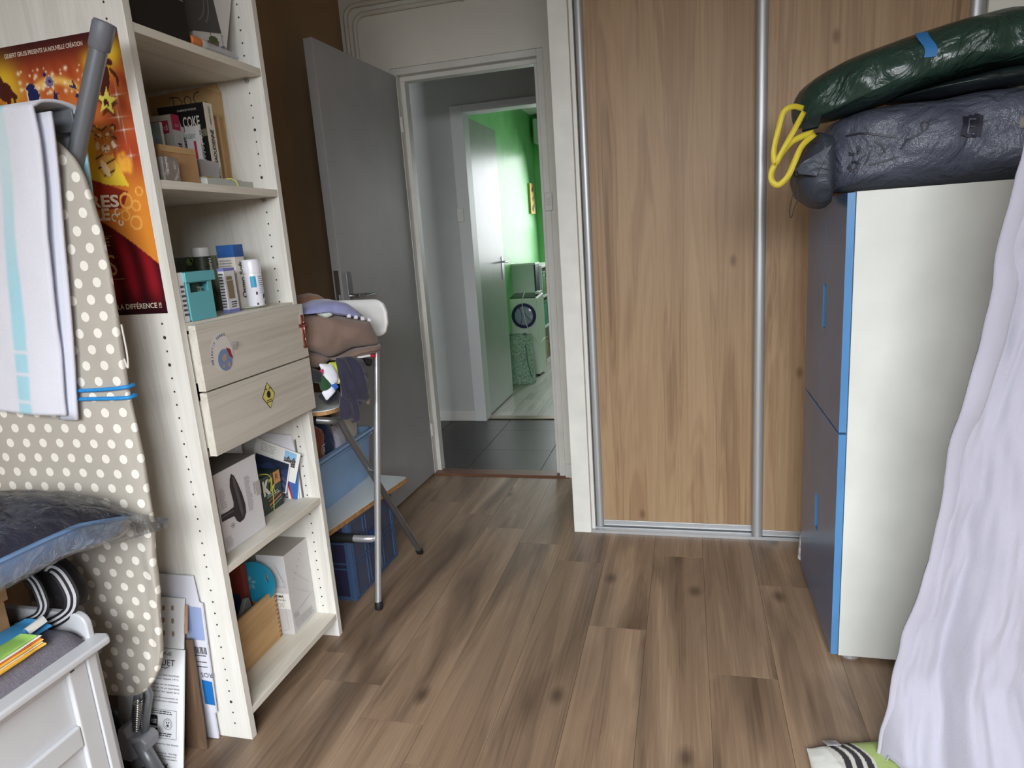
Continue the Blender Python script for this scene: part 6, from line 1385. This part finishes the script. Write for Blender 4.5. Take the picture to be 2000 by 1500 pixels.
# magazines just showing past the far edge of the wardrobe
t = thing('magazine', (.42, 2.45, .335), 'black and white magazine edge showing past the far side of the blue wardrobe', 'magazine')
b = MB(); b.prism([(.41, 2.412, .0), (.62, 2.412, .0), (.62, 2.412, .45), (.388, 2.412, .45), (.385, 2.412, .41), (.381, 2.412, .36), (.41, 2.412, .33)], (0, .016, 0)); b.build('pages', mat('magazine_paper', (196, 188, 192), .5, var=.35, vscale=60), t)
MB().box(.41, .62, 2.4285, 2.440, .0, .43).build('dark_cover', mat('black_card', (24, 22, 22), .5), t)
t.location.z = 0; 
for c_ in t.children: c_.location.z = .335-.335
t['label'] = 'black and white magazine edge showing past the far side of the blue wardrobe'

# ================================================================ WHITE SHEET AND FLOOR CUSHION (right foreground)
sh = thing('white_sheet', (.85, 1.45, .02), 'large white cotton sheet hanging in folds at the right edge', 'sheet')
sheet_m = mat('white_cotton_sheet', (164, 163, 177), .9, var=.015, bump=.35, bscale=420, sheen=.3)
zk = [.0, .08, .30, .453, .70, .949, 1.15, 1.322, 1.40]; xk = [.408, .410, .452, .476, .508, .540, .566, .592, .600]
def xleft(z): return float(np.interp(z, zk, xk))
def sheet(u, v):
    z = .012+1.40*v; xl = xleft(z)+.006*math.sin(z*14)+.004*fbm((z*8, 0, 3))
    x = xl+(1.20-xl)*u
    fan = u*(1.0-.30*v)+.10*v                         # folds run out from the top right corner
    amp = (.030+.055*(1-v))*min(1, .2+u*4)
    ph = 17*fan+1.1*math.sin(7*fan+2*v)
    fold = math.sin(ph)+.5*math.sin(2.3*ph+1.3-2*v)+.35*math.sin(4.1*ph+3.5*v)
    y = 1.455+amp*.62*fold*(1 if fold > 0 else .55)
    y += .014*fbm((u*12+v*3, v*4, 4))+.006*fbm((u*40, v*9, 9))
    if u < .04: y += .006*(1-u/.04)**1.5
    if v < .16: y -= .55*u**.7*(1-v/.16)**1.3
    if v > .93: y += .9*(v-.93)**1.2
    return Vector((x, y, max(z, .042+.004*math.sin(ph)) if u > .02 else z))
MB().grid(sheet, 150, 90).build('cloth', sheet_m, sh, smooth=True, solid=.003)
def hem(u, v):
    p = sheet(0, v); return Vector((p.x-.004+.040*u+.006*math.sin(v*11)*u, p.y-.010-.006*math.sin(math.pi*u)+.01*u, p.z))
MB().grid(hem, 8, 70).build('hem', sheet_m, sh, smooth=True, solid=.003)
# what the sheet hangs on, hidden behind it: a simple clothes airer
ar = thing('clothes_airer', (.9, 1.62, 0), 'white tubular clothes airer hidden under the white sheet', 'clothes airer')
for x in (.66, 1.19):
    MB().tube([(x, 1.545, 0), (x, 1.545, 1.385)], .011, 10).build('post', trim_white, ar, smooth=True, auto=40)
MB().tube([(.62, 1.545, 1.385), (1.21, 1.545, 1.385)], .010, 10).build('rail', trim_white, ar, smooth=True, auto=40)
for x in (.66, 1.19): MB().tube([(x, 1.50, .011), (x, 1.75, .011)], .011, 10).build('foot', trim_white, ar, smooth=True, auto=40)
fc_ = thing('floor_cushion', (.42, 1.36, 0), 'green, black and white printed cushion on the floor under the white sheet', 'cushion')
cc = []
def cushion(u, v):
    x = .262+.46*u; edge_y = .0; y = 1.20+(.27+.045*min(1, u*3))*v
    a, b_ = 2*u-1, 2*v-1; h = max(0, (1-abs(a)**5)*(1-abs(b_)**5))**.5
    s = (x-.30)*1.0+(y-1.47)*.35
    w_ = s+.006*math.sin(60*y)
    if x < .300 and y > 1.40 or s < .0: c = (224, 226, 220)
    elif .012 < w_ < .026 or .036 < w_ < .050 or .058 < w_ < .072: c = (52, 50, 54)
    elif w_ < .078: c = (206, 204, 198)
    elif w_ < .150: c = (166, 186, 116)
    else: c = (150, 176, 96)
    cc.append((*lin(c), 1))
    return Vector((x, y, .010+.022*h+.002*fbm((x*14, y*14, 0))))
MB().grid(cushion, 260, 120).build('cover', vcol('cushion_print', .85, bump=.3, bscale=500), fc_, smooth=True, colors=cc)
MB().grid(lambda u, v: Vector((.262+.46*u, 1.20+(.27+.045*min(1, u*3))*v, .010-.009*max(0, (1-abs(2*u-1)**5)*(1-abs(2*v-1)**5))**.5)), 30, 20).build('underside', mat('cushion_back', (206, 204, 198), .9), fc_, smooth=True)
f = Fr((.318, 1.468, .030), (.98, .2, 0), (-.2, .75, -.35)); b = MB(); f.rect(b, -.014, -.003, .018, .030, 0); b.build('care_label', mat('satin_label', (206, 206, 214), .4), fc_, solid=.0008)
b = MB(); f.text(b, 'Petit', -.004, .008, .006, .014, rot=0, off=.001); f.scribble(b, -.010, .016, .018, .008, 3, .4, .001); b.build('label_lettering', grey_ink, fc_)

# ================================================================ THE GREEN ROOM
ap = thing('portable_dryer', (-1.40, 5.9, 0), 'white appliance with a round navy porthole standing in the green room', 'appliance')
wapp = mat('white_enamel', (214, 218, 212), .3)
b = MB(); b.hexa([(-1.525, 5.75, .018), (-1.284, 5.75, .018), (-1.262, 5.95, .018), (-1.525, 5.95, .018), (-1.525, 5.75, .706), (-1.276, 5.75, .706), (-1.255, 5.95, .735), (-1.525, 5.95, .735)]); b.build('cabinet', wapp, ap, bevel=.012, seg=3)
b = MB(); b.hexa([(-1.52, 5.755, .708), (-1.288, 5.755, .704), (-1.266, 5.945, .733), (-1.52, 5.945, .733), (-1.52, 5.755, .714), (-1.288, 5.755, .710), (-1.266, 5.945, .739), (-1.52, 5.945, .739)]); b.build('dark_top', mat('dark_glass_top', (52, 62, 56), .12), ap, bevel=.002)
fa = Fr((-1.40, 5.7475, .552), (1, 0, 0), (0, 0, 1)); navyp = mat('navy_plastic', (36, 34, 84), .35)
b = MB()
for i in range(48):
    a, c = 2*math.pi*i/48, 2*math.pi*(i+1)/48
    for r0, r1, h0, h1 in ((.112, .106, 0, .014), (.106, .088, .014, .014), (.088, .083, .014, 0)):
        b.add([fa.p(r0*math.cos(a), r0*math.sin(a), h0), fa.p(r0*math.cos(c), r0*math.sin(c), h0), fa.p(r1*math.cos(c), r1*math.sin(c), h1), fa.p(r1*math.cos(a), r1*math.sin(a), h1)], [(0, 1, 2, 3)])
b.build('porthole_ring', navyp, ap, smooth=True, auto=40)
b = MB(); b.grid(lambda u, v: fa.p(.086*v*math.cos(2*math.pi*u), .086*v*math.sin(2*math.pi*u), .001+.010*(1-v*v)), 40, 8, closed_u=True); b.build('porthole_glass', mat('grey_lilac_glass', (150, 150, 172), .12), ap, smooth=True)
b = MB(); b.tube([fa.p(-.035+.02*math.sin(t*3), .08-.16*t, .013) for t in [i/12 for i in range(13)]], .0022, 6); b.tube([fa.p(.005+.06*t*t, .06-.10*t, .013) for t in [i/12 for i in range(13)]], .0022, 6); b.build('glass_seam', navyp, ap)
b = MB(); b.tube(smooth_path([(-1.395, 5.80, .75), (-1.402, 5.742, .70), (-1.405, 5.735, .64), (-1.395, 5.733, .58), (-1.375, 5.733, .47), (-1.32, 5.738, .36), (-1.275, 5.75, .30), (-1.262, 5.80, .31), (-1.255, 5.90, .33)], 8), .0042, 8); b.build('mains_lead', mat('white_lead', (206, 206, 200), .5), ap, smooth=True)
for x in (-1.51, -1.30):
    for y in (5.77, 5.93): MB().lathe((x, y, 0), (0, 0, 1), [(.012, 0), (.012, .02)], 10).build('foot', mat('black_rubber', (22, 22, 22), .6), ap)
bx('white_handle', -1.300, -1.262, 5.80, 5.93, .735, .755, wapp, ap, .003)
sb = thing('speckled_bag', (-1.40, 5.47, 0), 'grey green speckled fabric bag leaning against the white appliance', 'bag')
bag_m = mat('speckled_sage_felt', (140, 160, 146), .9, var=.22, vscale=70, bump=.3, bscale=200)
def sbag(u, v):
    a = 2*math.pi*u; z = .002+.415*v; w_ = .118-.026*v; xr = math.copysign(abs(math.cos(a))**.45, math.cos(a)); yr = math.copysign(abs(math.sin(a))**.6, math.sin(a))
    d = .085*(1-.75*v)
    return Vector((-1.388-.012*v+w_*xr+.006*fbm((a, v*4, 2)), 5.50+d*yr+.06*v+.010*fbm((a*2, v*5, 8)), z))
mb = MB().grid(sbag, 40, 20, closed_u=True); mb.f.append(tuple(range(39, -1, -1))); mb.m.append(0); mb.build('body', bag_m, sb, smooth=True)
MB().tube([(-1.49, 5.535, .418), (-1.40, 5.53, .424), (-1.31, 5.54, .416)], .007, 8).build('rolled_top', bag_m, sb, smooth=True)
MB().box(-1.365, -1.335, 5.525, 5.545, .412, .430).build('zip_pull', mat('dark_sage', (92, 108, 98), .8), sb, bevel=.003)
MB().tube(smooth_path([(-1.345, 5.512, .33), (-1.318, 5.44, .20), (-1.292, 5.42, .10), (-1.285, 5.43, .06)], 6), .004, 6).build('seam', mat('dark_sage', (92, 108, 98), .8), sb, smooth=True)
cbt = thing('cabinet', (-1.47, 6.3, 0), 'pale cabinet with a dark side behind the white appliance', 'cabinet')
bx('front', -1.60, -1.385, 6.195, 6.205, .02, .975, mat('pale_grey_panel', (186, 196, 188), .45), cbt)
bx('dark_side', -1.384, -1.372, 6.206, 6.37, .0, .975, mat('navy_panel', (38, 40, 70), .4), cbt); bx('top', -1.60, -1.368, 6.19, 6.375, .975, .992, wapp, cbt)
bx('edge_post', -1.384, -1.370, 6.371, 6.380, .0, .975, wapp, cbt); bx('back', -1.60, -1.385, 6.36, 6.372, 0, .975, wapp, cbt)
bs = thing('shelf_unit', (-1.47, 6.75, 0), 'low white open shelf unit against the green wall beyond the cabinet', 'shelf unit')
for z in (.0, .34, .64, .93): bx('shelf', -1.60, -1.352, 6.40, 7.20, z, z+.022, wapp, bs)
for y in (6.40, 6.80, 7.18): bx('upright', -1.60, -1.354, y, y+.018, .022, .93, wapp, bs)
bx('back', -1.60, -1.596, 6.418, 7.18, .022, .93, mat('navy_panel', (38, 40, 70), .4), bs)
for nm, lb, cat, y0, y1, z0, h, c in (('blue_binder', 'blue binder on the upper shelf of the white shelf unit', 'binder', 6.425, 6.47, .662, .24, (70, 130, 170)), ('green_box', 'green box on the upper shelf of the white shelf unit', 'box', 6.48, 6.60, .662, .23, (60, 130, 70)),
                                      ('orange_tin', 'rust orange tin at the right of the green box', 'tin', 6.61, 6.76, .662, .15, (176, 96, 60)), ('teal_basket', 'teal basket top on the middle shelf', 'basket', 6.47, 6.62, .362, .24, (60, 140, 116)), ('wooden_crate', 'brown wooden crate on the middle shelf', 'crate', 6.64, 6.78, .362, .20, (128, 104, 72)),
                                      ('tan_toy_box', 'tan patterned box on the lowest shelf', 'box', 6.44, 6.58, .0225, .22, (150, 128, 84)), ('grey_box', 'grey box on the lowest shelf beside the tan one', 'box', 6.60, 6.76, .0225, .14, (120, 122, 124))):
    t = thing(nm, (-1.44, (y0+y1)/2, z0), lb, cat); bx('body', -1.55, -1.362, y0, y1, z0, z0+h*.86, mat('room_'+nm, c, .5, var=.12, vscale=30), t, .006); bx('lid', -1.548, -1.360, y0+.002, y1-.002, z0+h*.862, z0+h, mat('room_lid_'+nm, tuple(int(q*.86) for q in c), .5), t, .004)
pic = thing('picture', (-1.59, 7.24, 1.47), 'narrow yellow picture with dark shapes hanging on the green wall', 'picture')
bx('panel', -1.599, -1.578, 7.12, 7.33, 1.468, 1.782, mat('ochre_canvas', (206, 182, 84), .6), pic)
f = Fr((-1.5775, 7.12, 1.468), (0, 1, 0), (0, 0, 1)); b = MB()
for p in ([(.05, .24), (.12, .29), (.16, .25), (.10, .22)], [(.08, .16), (.15, .19), (.13, .12)], [(.04, .05), (.10, .10), (.14, .04), (.09, .02)], [(.12, .08), (.17, .13), (.16, .06)]): f.pl(b, p)
b.build('dark_shapes', mat('dark_brown_print', (70, 54, 34), .6), pic)['kind'] = 'stuff'
